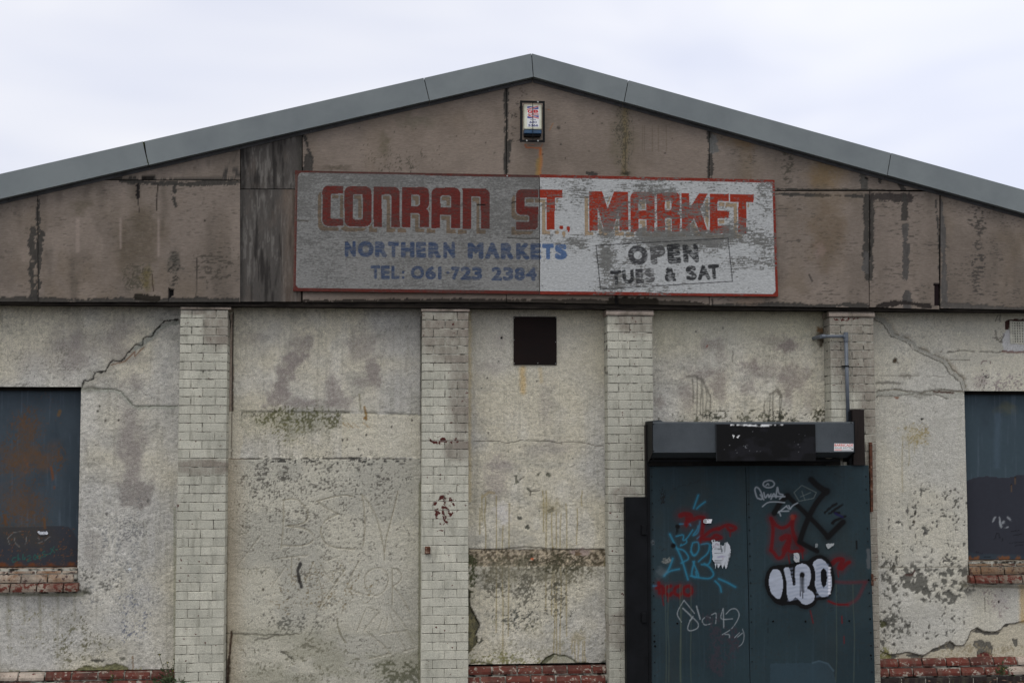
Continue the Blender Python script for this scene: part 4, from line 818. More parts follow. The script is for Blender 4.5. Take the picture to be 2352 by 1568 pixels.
edge_peel(bH, ZD((1240,1435),(1420,1410),(1600,1440)), 16, th=.32, c=C(34,30,28), seed=87); edge_peel(bH, ZD((1645,700),(1660,900),(1675,1250)), 11, th=.48, seed=88); bH.poly(ZD((1632,1276),(1680,1278),(1690,1432),(1640,1432)), C(22,14,16), 1, .02, 0); bH.line(ZD((1632,1276),(1682,1278)), 2.5, C(90,84,80), .8); fin(bH)
bI = mk_board(3763, 4560, topv(3763,.5), topv(4560,.5), 1232, 281, warm=.8, grain=.9, stain=.45, vb2=1247)
edge_peel(bI, ZD((1672,700),(1690,900),(1700,1100),(1705,1430)), 17, th=.32, c=C(70,68,66), seed=91); bI.specks(ZD((1940,830))[0], 40, 60, C(58,55,52), .48, 7, .9, .001, 93, 3.); bI.specks(ZD((1940,1150))[0], 26, 140, C(58,55,52), .50, 7, .9, .001, 94, 3.); edge_peel(bI, ZD((1700,1430),(1800,1440),(2050,1455),(2250,1462)), 20, th=.30, c=C(68,65,62), seed=95); fin(bI)
# outer wall ends beyond the photograph
for (x0, x1, u0) in ((XL, W(-563,900,YB)[0], 0), (W(4563,900,YB)[0], XR, 1)):
    o = MB().quadprism([(x0, ZSPR), (x1, ZSPR), (x1, roofz(x1)-.12), (x0, roofz(x0)-.12)], YB, YB+.018).build('cladding_board', flat_mat('plain painted plywood', tan_b, brn, 3, .9, .2, stretch=(1,1,4)), bld)
# backing, wall plate
part(MB().quadprism([(XL, ZSPR+.02), (XR, ZSPR+.02), (XR, roofz(XR)-.14), (apT[0], apT[1]-.14), (XL, roofz(XL)-.14)], YB+.045, YB+.09), 'backing_panel', M_dark)
part(MB().box(XL, XR, YB+.025, YB+.044, ZSPR-.022, ZSPR+.2), 'timber_plate', M_plate)
part(MB().box(XL, XR, YB+.045, .04, ZSPR-.012, ZSPR+.019), 'soffit', M_plate)

# --- metal barge trim in lengths
def trim_piece(pt, pb, qt, qb):
    a, b, c, d = W(*pt, YT), W(*qt, YT), W(*qb, YT), W(*pb, YT)
    gap = .0035; a = (a[0]+gap, a[1]); d = (d[0]+gap, d[1]); b = (b[0]-gap, b[1]); c = (c[0]-gap, c[1])
    mb = MB().quadprism([a, b, c, d], YT, YT+.012)
    mb.quadprism([a, b, (b[0], b[1]-.012), (a[0], a[1]-.012)], YT+.012, YT+.20)
    # small rolled lip at the foot
    mb.quadprism([d, c, (c[0], c[1]+.010), (d[0], d[1]+.010)], YT-.006, YT-.0005)
    mb.quadprism([(d[0], d[1]+.004), (c[0], c[1]+.004), (c[0], c[1]+.012), (d[0], d[1]+.012)], YT+.012, YB-.012)
    o = mb.build('trim_length', M_trim, bld)
    e = MB(); h = .030
    e.quadprism([(d[0], d[1]+.004), (c[0], c[1]+.004), (c[0], c[1]-h), (d[0], d[1]-h)], YB-.012, YB-.002)
    for k in range(1, 4):
        t_ = k/4+.07; e.dome((d[0]*(1-t_)+c[0]*t_, YB-.012, (d[1]*(1-t_)+c[1]*t_)-.013), .012, .007, 8)
    e.build('drip_strip', M_drip, o)
    return o
tp = [((-700,854.6),(-690,954)), ((573,552),(594,647)), ((1696,297.6),(1717.6,391)), ((2126,214.5),(2133.5,308)), ((2513.6,312.7),(2496,399)), ((3564.6,606.7),(3549,695.6)), ((4800,954.5),(4790,1048))]
tp[0] = ((-760, topv(-760,0)), (-735, topv(-735,1))); tp[-1] = ((4900, topv(4900,0)), (4880, topv(4880,1)))
tp[1] = ((573, topv(573,0)), (594, topv(594,1))); tp[2] = ((1696, topv(1696,0)), (1717.6, topv(1717.6,1))); tp[4] = ((2513.6, topv(2513.6,0)), (2496, topv(2496,1))); tp[5] = ((3564.6, topv(3564.6,0)), (3549, topv(3549,1)))
for (a, b), (c, d) in zip(tp[:-1], tp[1:]): trim_piece(a, b, c, d)
mo = MB(); 
for (p, q) in tp[1:2]:
    a = W(*p, YT-.002); b = W(*q, YT-.002); mo.quadprism([(a[0]-.005, a[1]-.002), (a[0]+.012, a[1]-.004), (a[0]+.006, a[1]-.05), (b[0]+.004, b[1]+.01), (b[0]-.006, b[1]+.008)], YT-.003, YT+.005)
mo.build('moss_line', M_moss, bld)

# --- bricks
CH = .0775
BR = {}
def brick_mesh(w_, d_, h_, mat, v=0):
    k = (round(w_, 3), round(d_, 3), round(h_, 4), mat.name, v)
    if k not in BR:
        mb = MB(); r = random.Random(hash(k) & 0xffff)
        mb.box(-w_/2, w_/2, 0, d_, -h_/2, h_/2, .0035)
        vs = [(x+r.uniform(-.0012, .0012), y+r.uniform(-.0010, .0010), z+r.uniform(-.0010, .0010)) for x, y, z in mb.v]
        me = D.meshes.new('brick'); me.from_pydata(vs, [], mb.f); me.update(); me.materials.append(mat)
        bm = bmesh.new(); bm.from_mesh(me); bmesh.ops.recalc_face_normals(bm, faces=bm.faces); bm.to_mesh(me); bm.free()
        BR[k] = me
    return BR[k]
NB = [0]; NBMAX = 300
def lay(parent, pool, x, y, z, w_, d_, h_, mat, single=True):
    me = brick_mesh(w_, d_, h_, mat, random.randrange(3))
    if single and NB[0] < NBMAX:
        o = D.objects.new('brick', me); o.location = (x, y, z); link(o, parent); NB[0] += 1
        o.rotation_euler = (0, random.uniform(-.004, .004), 0)
    else:
        pool.append((me, (x, y, z)))
def flush(pool, parent, mat, name='brickwork'):
    if not pool: return
    v = []; f = []
    for me, loc in pool:
        k = len(v); v += [(q.co[0]+loc[0], q.co[1]+loc[1], q.co[2]+loc[2]) for q in me.vertices]; f += [tuple(i+k for i in p.vertices) for p in me.polygons]
    o = mesh_obj(name, v, f, mat, parent); o['kind'] = 'stuff'
# plinths: chamfered bricks in two rows, then dark footing
def cham_mesh(w_, depth, h_, mat, slope=.03, key=None):
    k = ('c', round(w_, 3), depth, h_, mat.name, slope)
    if k not in BR:
        prof = [(0, -h_/2), (0, h_/2-.042), (slope, h_/2), (depth, h_/2), (depth, -h_/2)]
        mb = MB().xprism(prof, -w_/2, w_/2); me = D.meshes.new('brick'); me.from_pydata(mb.v, [], mb.f); me.materials.append(mat)
        bm = bmesh.new(); bm.from_mesh(me); bmesh.ops.recalc_face_normals(bm, faces=bm.faces)
        bmesh.ops.bevel(bm, geom=[e for e in bm.edges if abs(e.verts[0].co.x-e.verts[1].co.x) < 1e-6], offset=.003, segments=1, affect='EDGES', profile=.5)
        bm.to_mesh(me); bm.free(); BR[k] = me
    return BR[k]
def plinth(x0, x1, zt, vis, mats, seed):
    r = random.Random(seed)
    core = MB().box(x0, x1, -.035, .04, -.1, zt-.012).box(x0, x1, -.085, -.036, -.1, zt-CH-.010).box(x0, x1, -.12, -.086, -.1, zt-2*CH-.02).build('plinth', M_mortar, bld)
    pool = []
    for row in range(2):
        yf = -.062-.055*row; z = zt-CH*(row+.5)-.003*row; x = x0-(0 if row == 0 else .11); 
        while x < x1-.03:
            a = max(x, x0+.002); b = min(x+.215, x1-.002)
            if b-a > .03:
                mat = mats(( a+b)/2, row, r); me = cham_mesh(b-a, .05-yf*.3, CH-.012, mat, .032)
                xc = (a+b)/2; single = vis[0] < xc < vis[1]
                if single and NB[0] < NBMAX:
                    o = D.objects.new('brick', me); o.location = (xc, yf+r.uniform(-.003, .003), z+r.uniform(-.002, .002)); link(o, core); o.rotation_euler = (0, r.uniform(-.008, .008), r.uniform(-.01, .01)); NB[0] += 1
                else: pool.append((me, (xc, yf, z)))
            x += .2275
    z = zt-2*CH-.5*CH-.008
    for row in range(2):
        x = x0-(.11 if row else 0)
        while x < x1-.03:
            a = max(x, x0+.002); b = min(x+.215, x1-.002)
            if b-a > .03: pool.append((brick_mesh(b-a, .10, CH-.011, M_low, 0), ((a+b)/2, -.132, z-row*CH)))
            x += .2275
    flush(pool, core, M_low)
    return core
ZPL = PLZ
x_p1l = W(708, 2000, -.2)[0]; x_p1r = x_p1l+.424; x_p2l = W(1685,2000,-.2)[0]; x_p2r = x_p2l+.424; x_p3l = W(2432,2000,-.2)[0]; x_p3r = x_p3l+.424; x_p4l = 4.118; x_p4r = 4.540
plinth(XL, x_p1l, ZPL, (W(-60,2700)[0], 9), lambda x, r_, r: M_plpale if (x < W(190,2700)[0] and r_ == 0) else M_plred, 3)
plinth(x_p2r, x_p3l, ZPL-.012, (-9, 9), lambda x, r_, r: M_plred, 5)
plinth(x_p4r, XR, ZPL+.002, (-9, W(4180,2700)[0]), lambda x, r_, r: M_plpale if x > W(4000,2700)[0] and r.random() < .8 else M_plred, 7)
# sills
def sill(x0, x1, zt, vis, endright, mats):
    core = MB().box(x0, x1, -.02, .10, zt-.225, zt-.008).build('window_sill', M_mortar, bld); pool = []
    hs = (.055, .075, .078); z = zt; yf = (-.028, -.048, -.105)
    for row in range(3):
        z -= hs[row]; xa = x0-(.02 if row == 2 else 0); xb = x1+(.02 if row == 2 else 0); x = xa+(0, .11, .05)[row]-.2275
        while x < xb-.02:
            a = max(x, xa); b = min(x+.217, xb)
            if b-a > .02:
                me = cham_mesh(b-a, .09 if row == 2 else .05, hs[row]-.008, mats[row], .02 if row < 2 else .03); xc = (a+b)/2; loc = (xc, yf[row], z+hs[row]/2)
                if vis[0] < xc < vis[1] and NB[0] < NBMAX:
                    o = D.objects.new('brick', me); o.location = loc; link(o, core); NB[0] += 1
                else: pool.append((me, loc))
            x += .2275
    flush(pool, core, mats[0]); return core
sill(WL[0]-.02, WL[1]+.004, W(200,2268)[1], (W(-60,2300)[0], 9), True, (M_sillp, M_sillp, M_sillx))
sill(WR[0]-.004, WR[1]+.02, W(3900,2240)[1], (-9, W(4160,2300)[0]), False, (M_sillr, M_sillr, M_sillx))
# piers
def pier(x0, x1, vtop, kind, order):
    w_ = x1-x0; ztop = W((x0+x1)/2, 1, -.2)[1]; ztop = W(order[1], vtop, -.2)[1]
    core = MB().box(x0+.005, x1-.005, -.1955, 0.0, 0, ztop-.004).build('brick_pier', M_mortar, bld); pool = []; r = random.Random(order[0])
    z = ztop; k = 0
    while z > .02:
        gap = .0062 if k < 8 else (.0042 if k < 24 else .0032)
        h_ = CH-gap-r.uniform(0, .0015)
        if (k % 2) == order[2]: cells = [(0, .105), (.105, .319), (.319, w_)]
        else: cells = [(0, w_/2-.003), (w_/2-.003, w_)]
        for (a, b) in cells:
            g_ = gap*.5+r.uniform(-.0008, .001); xc = x0+(a+b)/2; u, v = UV(xc, z-CH/2, -.2)
            if kind == 4 and v > 1880 and xc+.1 < W(3470, 2000, -.2)[0] : continue
            if kind == 3 and v > 2000 and a > w_*.6: continue
            vis = v < 2760 and order[3](k)
            lay(core, pool, xc+r.uniform(-.001, .001), -.2+r.uniform(-.0022, .0022), z-CH/2, b-a-g_*2, .19, h_, M_pier, vis)
        z -= CH; k += 1
    flush(pool, core, M_pier)
    return core
q1 = pier(x_p1l, x_p1r, 1238, 1, (1, 800, 0, lambda k: True))
q2 = pier(x_p2l, x_p2r, 1246, 2, (2, 1780, 0, lambda k: True))
q3 = pier(x_p3l, x_p3r, 1262, 3, (3, 2520, 0, lambda k: k < 18))
q4 = pier(x_p4l, x_p4r, 1268, 4, (4, 3400, 1, lambda k: k < 5))
def cap(x0, x1, v0, v1, u, parent, n=2, dx=.008):
    z1, z0 = W(u, v0, -.21)[1], W(u, v1, -.21)[1]; z1 = min(z1, ZSPR-.026)
    for k in range(n):
        a = x0-dx+(x1-x0+2*dx)*k/n+.002; b = x0-dx+(x1-x0+2*dx)*(k+1)/n-.002
        prof = [(-.212, z0+.004), (-.216, z0+.02), (-.196, z1), (0, z1), (0, z0)]
        MB().xprism(prof, a, b).build('cap_stone', M_cap, parent)
cap(x_p1l+.012, x_p1r+.016, 1208, 1238, 800, q1, 3); cap(x_p2l, x_p2r, 1217, 1246, 1780, q2, 1); cap(x_p3l, x_p3r, 1230, 1262, 2520, q3, 1); cap(x_p4l, x_p4r, 1236, 1268, 3400, q4, 2)

# --- steel window sheets
def shutter(x0, x1, z0, z1, seed, right):
    cv = Canvas((x0,z1),(x1,z1),(x1,z0),(x0,z0), .115, .0085); U, V = cv.U, cv.V
    cv.fill(C(52,61,68) if not right else C(50,62,69)); cv.fill(C(42,51,58), ss(.4, .7, fbm(U/120, V/200, seed, 4))*.7); cv.fill(C(72,82,92), ss(.6, .85, fbm(U/8, V/160, seed+2, 4))*.5)
    if not right:
        R = fbm(U/5, V/6, seed+4, 3, .7); zone_ = fbm(U/90, V/130, seed+5, 4)
        for p, rx, ry in ((ZE((210,1080))[0],60,120),(ZE((230,1250))[0],100,60),(ZF((200,200))[0],90,110),(ZE((60,1230))[0],60,70),(ZF((40,300))[0],40,40),(ZE((460,1250))[0],30,60)):
            rr = np.sqrt(((U-p[0])/rx)**2+((V-p[1])/ry)**2); cv.fill(C(74,54,36), ss(.58, .70, R+.12*(1-ss(0, 1.5, rr))+.25*(zone_-.5))*(1-ss(.7, 1.6, rr))*.8)
        cv.blob(ZE((240,1240))[0], 120, 55, C(78,60,44), .75, .9); cv.blob(ZE((220,1080))[0], 40, 80, C(72,58,46), .55, .9); cv.blob(ZF((200,180))[0], 80, 80, C(76,58,42), .6, .9)
        cv.fill(C(84,60,40), ss(.66, .78, R*.6+zone_*.4)*.4); cv.line(ZE((400,1310),(425,1470)), 9, C(92,56,30), .8, 0, 2, dash=.3); cv.line(ZE((470,870),(460,900)), 12, C(92,70,40), .7); cv.line(ZE((200,1200),(200,1330)), 22, C(92,60,34), .7, 0, 6, dash=.4)
        P = ZF((-900,330),(100,345),(300,340),(480,330),(540,345),(585,390),(605,440),(612,640),(612,700),(-900,700)); cv.poly(P, C(44,45,50), .93, -.0008, 2); cv.blob(ZF((200,420))[0], 120, 60, C(58,54,46), .5, .8)
        cv.line(ZF((345,280),(350,350)), 9, C(84,58,34), .75, 0, 2); cv.line(ZF((40,260),(45,320)), 10, C(80,54,32), .7, 0, 3)
        teal = C(24,84,74)
        for st in ([(125,580),(105,585),(95,605),(105,620),(130,610)],[(140,560),(140,605),(150,590),(160,602)],[(182,560),(182,600),(198,598),(195,580)],[(215,575),(235,565),(240,580),(215,612),(245,604)],[(262,575),(275,560),(290,575),(280,598),(262,592),(262,575)],[(295,570),(310,560),(325,570),(318,590),(297,588),(295,570)],[(350,535),(335,540),(335,555),(355,558),(355,572),(335,578)],[(365,560),(388,552)],[(395,510),(430,545)],[(425,495),(395,555)],[(435,522),(452,518)]): cv.line(ZF(*st), 1.8, teal, .7)
        for st in ([(75,480),(60,430),(110,385),(160,380)],[(110,420),(120,470),(150,500)],[(210,420),(200,480)],[(300,470),(330,460)],[(390,420),(350,450)],[(300,430),(310,445)]): cv.line(ZF(*st), 1.6, C(108,108,106), .6)
        for x in (140, 400, 20, 250, 560): cv.blob(ZF((x,645))[0], 20, 12, C(88,50,26), .9, .6)
        cv.line(ZF((0,655),(615,652)), 6, C(66,44,32), .8, 0, 2)
        cv.specks(ZF((300,500))[0], 280, 90, C(84,58,40), .64, 7, .8, 0, 3)
    else:
        P = ZM((1280,1430),(1380,1390),(1480,1380),(1560,1390),(1640,1390),(1720,1370),(1900,1360),(2400,1370),(2400,2600),(1280,2600)); cv.poly(P, C(40,41,48), .95, -.0008, 3)
        cv.line(ZN((1130,565),(1200,585),(1568,590)), 26, C(44,56,64), .6, 0, 5)
        for (x, y) in ((1695,1390),(1665,1450)): cv.blob(ZM((x,y))[0], 4, 4, C(12,10,10), 1, .2, .3); cv.line(ZM((x,y),(x+1,y+50)), 3, C(84,66,46), .7)
        for x in (1145,1190,1410,1430,1520,1380): cv.blob(ZN((x,592))[0], 12, 10, C(98,62,36), .9, .6)
        for st in ([(1340,270),(1325,300)],[(1375,270),(1385,330)],[(1400,310),(1420,350),(1440,345)],[(1410,300),(1415,345)],[(1440,265),(1470,300)],[(1380,300),(1392,345)]): cv.line(ZN(*st), 6, C(120,124,128), .75, 0, 3, 8, dash=.35)
        for st in ([(1330,440),(1345,430),(1350,395),(1370,395),(1378,430),(1400,435),(1398,455)],[(1470,380),(1530,370)],[(1480,410),(1550,400)],[(1455,470),(1568,460)],[(1190,540),(1240,550)],[(1250,575),(1305,580)],[(1500,490),(1560,480)]): cv.line(ZN(*st), 1.8, C(18,18,22), .8, 0, 2, 6)
        cv.blob(ZM((1630,850))[0], 40, 24, C(74,76,62), .6, .8); cv.line(ZM((1560,900),(1550,1300)), 20, C(66,80,92), .4, 0, 4, soft=.9)
    cv.d += (fbm(U/160, V/160, seed+8, 2)-.5)*.01
    for e in (cv.A < .004, cv.A > .996, cv.B > .996): cv.fill(C(60,40,30), e.astype(float)*.8)
    return cv.build('window_sheet', M_door, bld, .01)
shutter(WL[0]-.01, WL[1]-.006, W(200,2268)[1]-.004, WL[3]-.030, 401, False)
shutter(WR[0]+.006, WR[1]+.01, W(3900,2240)[1]-.004, WR[3]-.030, 451, True)
for o_ in (WL, WR): part(MB().box(o_[0], o_[1], .127, .29, o_[2], o_[3]-.001), 'window_void', M_dark); part(MB().box(o_[0], o_[1], .06, .126, o_[3]-.030, o_[3]-.002), 'window_head', M_dark)

# ================================================================== AIR BRICK (part of the wall)
xa, za1 = W(4043, 1287); za0 = W(4043, 1371)[1]; nc, nr = 8, 8; cw = .0243; ch_ = (za1-za0)/nr
ab = MB()
for i in range(nc+1):
    ab.box(xa+i*cw-.007, xa+i*cw+.006, -.012, .0, za0-.004, za1+.004) if 0 < i < nc else ab.box(xa+i*cw-.012, xa+i*cw+.010, -.012, 0, za0-.008, za1+.008)
for j in range(nr+1): ab.box(xa-.010, xa+nc*cw+.008, -.0105, .0, za0+j*ch_-.006, za0+j*ch_+.005)
ao = ab.build('air_brick', M_white, bld); MB().box(xa, xa+nc*cw, -.0035, -.0005, za0, za1).build('vent_void', M_dark, ao)

# ================================================================== MARKET SIGN
YS = -.285
sign = empty('market_sign', (*W(2140, 930, YS)[:1], YS, W(2140, 930, YS)[1]), 'long hand painted timber sign with faded red lettering across the gable boards', 'sign')
SL = [(1181,682),(2156.5,700.6),(2157.5,1176.5),(1172,1163.6)]; SR = [(2159.5,697.5),(3098,720),(3113,1186),(2160.5,1177)]
def arcr(x0, y0, x1, y1, tl=0, tr=0, br=0, bl=0):
    p = []
    for (cx, cy, r, a0) in ((x0+tl, y0+tl, tl, 180), (x1-tr, y0+tr, tr, 270), (x1-br, y1-br, br, 0), (x0+bl, y1-bl, bl, 90)):
        if r == 0: p.append((cx, cy)); continue
        for k in range(7): t = math.radians(a0+15*k); p.append((cx+r*math.cos(t), cy+r*math.sin(t)))
    return p
LET = []    # (frame, outer, holes)
t1 = 70
LET += [(S1, arcr(413,246,658,722,t1,0,0,t1), [arcr(510,340,670,638,22,0,0,22)]),
 (S1, arcr(674,252,994,728,75,75,75,75), [arcr(776,345,890,645,22,22,22,22)]),
 (S1, arcr(1018,257,1328,735,0,75,0,0), [arcr(1116,350,1228,760,0,25,0,0)]),
 (S1, arcr(1355,262,1674,524,0,60,60,0), [arcr(1462,350,1568,488,0,35,35,0)]),
 (S1, arcr(1355,514,1674,738,0,60,0,0), [arcr(1456,572,1566,760,0,22,0,0)]),
 (S1, arcr(1702,268,2046,748,75,75,0,0), [arcr(1810,360,1938,500,25,25,0,0), arcr(1806,590,1936,770,0,0,0,0)]),
 (S2, arcr(295,277,620,755,0,75,0,0), [arcr(400,372,512,780,0,25,0,0)]),
 (S2, arcr(930,290,1192,590,60,0,0,55), [arcr(1030,386,1230,492,14,0,0,14)]),
 (S2, arcr(930,490,1190,766,55,55,55,0), [[(900,480),(960,480),(960,540),(1000,592),(1070,592),(1086,610),(1086,662),(1075,672),(900,672)]]),
 (S2, arcr(1206,292,1478,388), []), (S2, arcr(1292,380,1388,766), []),
 (S2, arcr(1442,715,1490,762,22,22,22,22), []), (S2, arcr(1524,724,1570,776,22,22,22,22), []), (S2, [(1545,770),(1570,755),(1560,790),(1535,800)], []),
 (S3, [(18,280),(158,283),(218,470),(286,288),(438,290),(443,712),(348,712),(337,492),(268,712),(180,712),(110,460),(114,708),(20,708)], []),
 (S3, arcr(465,290,726,722,60,60,0,0), [arcr(552,374,634,492,16,16,0,0), arcr(552,585,640,740,0,0,0,0)]),
 (S3, arcr(748,297,998,520,0,48,50,0), [arcr(838,380,906,490,0,20,20,0)]), (S3, arcr(752,511,1000,723,0,50,0,0), [arcr(840,574,912,740,0,20,0,0)]),
 (S3, [(1015,302),(1102,303),(1104,470),(1205,308),(1300,310),(1218,478),(1302,727),(1212,722),(1150,575),(1106,640),(1106,725),(1022,724)], []),
 (S3, arcr(1322,312,1530,737), [[(1406,392),(1560,392),(1560,494),(1406,494)], [(1408,576),(1560,576),(1560,656),(1408,656)]]),
 (S3, arcr(1540,318,1796,402), []), (S3, arcr(1630,395,1718,738), [])]
def sign_panel(qd, left):
    q = quad(qd, YS); cv = Canvas(q[0], q[1], q[2], q[3], YS, .0052); U, V = cv.U, cv.V
    s1 = fbm(U/24, V/3.0, 601, 4, .65); s2 = fbm(U/110, V/75, 605, 4); s3 = fbm(U/6, V/5, 607, 3, .6)
    # paint left on the plywood: 1 keeps, 0 bare
    if left:
        keep = ss(.38, .58, s1*.5+s3*.5+(s2-.5)*.5-.10*ss(790, 690, V)+.05*ss(1000, 1150, V)-.06*ss(2040, 2157, U)*ss(900, 700, V))
        wood = C(58,57,54)*(.75+.5*fbm(U/40, V/6, 611, 3))[..., None]; white = C(110,110,108)
        red, tn, blue, rim = C(82,33,29), C(98,82,64), C(38,53,78), C(76,33,28); lk = .52+.48*keep
    else:
        bare = s1*.46+s3*.30+s2*.36
        for (p, rx, ry, k_) in ((S3((600,500))[0],90,50,.12),(S3((1150,500))[0],70,70,.13),(S3((1150,790))[0],240,45,.30),(S3((600,780))[0],110,40,.18),(S3((1920,850))[0],70,50,.22),(S3((210,900))[0],34,100,.14),(S3((820,330))[0],60,30,.12),(S3((620,340))[0],60,30,.10),(S3((210,700))[0],40,60,.12),(S2((1990,1100))[0],40,60,.16),(S3((640,1240))[0],50,30,.14),(S3((1900,300))[0],60,60,.10),(S2((1640,900))[0],60,30,.08),(S3((1950,620))[0],40,60,.12),(S3((320,1330))[0],26,50,.10),(S3((340,480))[0],30,80,.12),(S3((1650,680))[0],90,50,.13)):
            rr = np.sqrt(((U-p[0])/rx)**2+((V-p[1])/ry)**2); bare = bare+k_*.72*(1-ss(.2, 1.5, rr))
        keep = 1-.92*ss(.60, .70, bare)
        wood = C(88,88,85)*(.72+.5*fbm(U/40, V/6, 611, 3))[..., None]; white = C(150,152,152)
        red, tn, blue, rim = C(122,40,25), C(136,113,82), C(52,78,114), C(104,38,29); lk = keep
    paint = np.ones(U.shape+(3,))*white
    # border
    qd_ = [W(*p, YS) for p in qd]
    bw = 11
    ins = cv.pip
    full = [(1181,682),(3098,720),(3113,1186),(1172,1163.6)]
    inner = [(1193,694)]; 
    tl, tr, br, bl_ = (1192,690.5),(3090,730.5),(3102,1176),(1184,1152)
    rc = 16; P = []
    for (cx, cy, a0) in ((tl[0]+rc, tl[1]+rc, 180), (tr[0]-rc, tr[1]+rc, 270), (br[0]-rc, br[1]-rc, 0), (bl_[0]+rc, bl_[1]-rc, 90)):
        for k in range(7): t = math.radians(a0+15*k); P.append((cx+rc*math.cos(t), cy+rc*math.sin(t)))
    border = ~cv.pip(P, U, V)
    red_m = np.zeros(U.shape, bool); tan_m = np.zeros(U.shape, bool); gap_m = np.zeros(U.shape, bool)
    def rast(F, outer, holes, du, dv, grow=0):
        o_ = F(*outer); m_ = cv.pip(o_, U-du, V-dv)
        for h in holes: m_ &= ~cv.pip(F(*h), U-du, V-dv)
        return m_
    for F, outer, holes in LET: red_m |= rast(F, outer, holes, 0, 0)
    for F, outer, holes in LET: tan_m |= rast(F, outer, holes, -18, 20)
    for du, dv in ((5,0),(-5,0),(0,5),(0,-5),(3.5,3.5),(-3.5,3.5),(3.5,-3.5),(-3.5,-3.5)):
        for F, outer, holes in LET: gap_m |= rast(F, outer, holes, du, dv)
    tan_m &= ~gap_m; tan_m &= ~red_m
    # the drop shade is a thin outline of a second letter: hollow where the letter above it would cover it
    paint[tan_m] = np.asarray(tn)*.75+np.asarray(white)*.15; paint[red_m] = red; paint[border] = rim
    cv.col[:] = wood+(paint-wood)*lk[..., None]
    wr = lambda u_, v_: (.62+.38*ss(.4, .6, fbm(u_/24, v_/3, 601, 4, .65))) if left else (1-.85*ss(.60, .70, fbm(u_/24, v_/3, 601, 4, .65)*.62+fbm(u_/110, v_/75, 605, 4)*.40))
    F = S1
    def tx(s_, a, b, c, F_, col, bold, w_=wr, al=.92): put_text(cv, s_, F_(a)[0], F_(b)[0], F_(c)[0], col, al, bold, w_)
    for (s_, F_, a, b, h) in (('N',S1,(680,900),(808,900),186),('O',S1,(830,898),(1020,900),192),('R',S1,(1036,903),(1178,903),184),('T',S1,(1190,906),(1318,906),184),('H',S1,(1345,908),(1503,908),186),('E',S1,(1525,908),(1640,908),190),('R',S1,(1668,910),(1815,910),188),('N',S1,(1845,912),(1983,912),188),
        ('M',S2,(360,917),(546,917),190),('A',S2,(565,918),(735,918),192),('R',S2,(752,922),(900,922),190),('K',S2,(930,924),(1090,924),190),('E',S2,(1100,926),(1226,926),190),('T',S2,(1240,930),(1376,930),186),('S',S2,(1386,930),(1532,930),190)):
        put_text(cv, s_, F_(a)[0], F_(b)[0], F_((a[0], a[1]+h))[0], blue, .92, .078, wr)
    for (s_, F_, a, b, h) in (('T',S1,(985,1186),(1098,1186),160),('E',S1,(1108,1190),(1212,1190),160),('L',S1,(1228,1192),(1325,1192),156),('.',S1,(1352,1250),(1384,1250),36),('.',S1,(1352,1312),(1384,1312),36),('O',S1,(1458,1192),(1616,1192),162),('6',S1,(1630,1196),(1756,1196),160),('1',S1,(1782,1200),(1824,1200),154),('.',S1,(1876,1256),(1918,1256),34),
        ('7',S2,(162,1204),(264,1204),152),('2',S2,(272,1202),(400,1202),156),('3',S2,(405,1202),(528,1202),162),('2',S2,(638,1206),(765,1206),160),('3',S2,(775,1206),(898,1206),164),('8',S2,(910,1208),(1036,1208),160),('4',S2,(1042,1210),(1176,1210),158)):
        put_text(cv, s_, F_(a)[0], F_(b)[0], F_((a[0], a[1]+h))[0], blue, .92, .06, wr)
    if not left:
        blk = C(30,31,33); wb = lambda u_, v_: (1-.55*ss(.52, .66, fbm(u_/18, v_/4, 701, 4, .6)))
        for (s_, a, b, h, cc) in (('O',(428,872),(642,866),214,C(44,44,46)),('P',(672,868),(834,862),204,C(60,60,60)),('E',(856,856),(1000,850),208,blk),('N',(1026,856),(1192,850),200,blk)): put_text(cv, s_, S3(a)[0], S3(b)[0], S3((a[0]+16, a[1]+h))[0], cc, .95, .08, wb)
        for (s_, a, b, h, cc) in (('T',(245,1142),(362,1134),156,blk),('U',(372,1136),(498,1130),150,blk),('E',(515,1124),(600,1120),158,C(44,44,46)),('S',(615,1118),(722,1110),160,C(72,72,72)),('&',(826,1106),(950,1100),158,blk),('S',(1056,1090),(1172,1084),162,blk),('A',(1182,1084),(1320,1078),160,blk),('T',(1300,1076),(1420,1070),158,blk)): put_text(cv, s_, S3(a)[0], S3(b)[0], S3((a[0]+12, a[1]+h))[0], cc, .95, .072, wb)
        for st in ([(93,870),(860,828),(1520,792)],[(93,870),(140,1343)],[(1520,792),(1568,1258)],[(140,1343),(860,1300),(1568,1258)]): cv.line(S3(*st), 2.4, C(36,36,38), .9, 0, 0, soft=.2, dash=.22)
        for p in ((55,170),(915,190),(1785,218),(1800,725),(78,1348),(955,1353),(1822,1368)): cv.blob(S3(p)[0], 4, 4, C(188,190,190), .9, .2, .3)
    else:
        cv.line(S1((100,655),(170,655),(240,660)), 7, C(70,66,60), .8, 0, 3); cv.line(S2((830,860),(900,862),(1000,872),(1200,872)), 4, C(52,50,48), .85, .002, 2); cv.line(S2((470,474),(510,472),(560,474)), 4, C(14,13,12), .95, .005); cv.line(S2((875,455),(890,445),(925,440)), 3, C(20,18,16), .9, .003)
        cv.line([(1184,700),(1174,1150)], 5, C(90,80,72), .4)
    st = fbm(U/22, V/2.6, 631, 3, .6); cv.d -= ss(.5, .7, st)*.0012; cv.d += (fbm(U/300, V/200, 633, 2)-.5)*.008
    return cv.build('sign_panel', M_sign, sign, .022)
sign_panel(SL, True)['label'] = 'greyed left half with washed out lettering'; sign_panel(SR, False)['label'] = 'whiter right half with brighter red lettering'
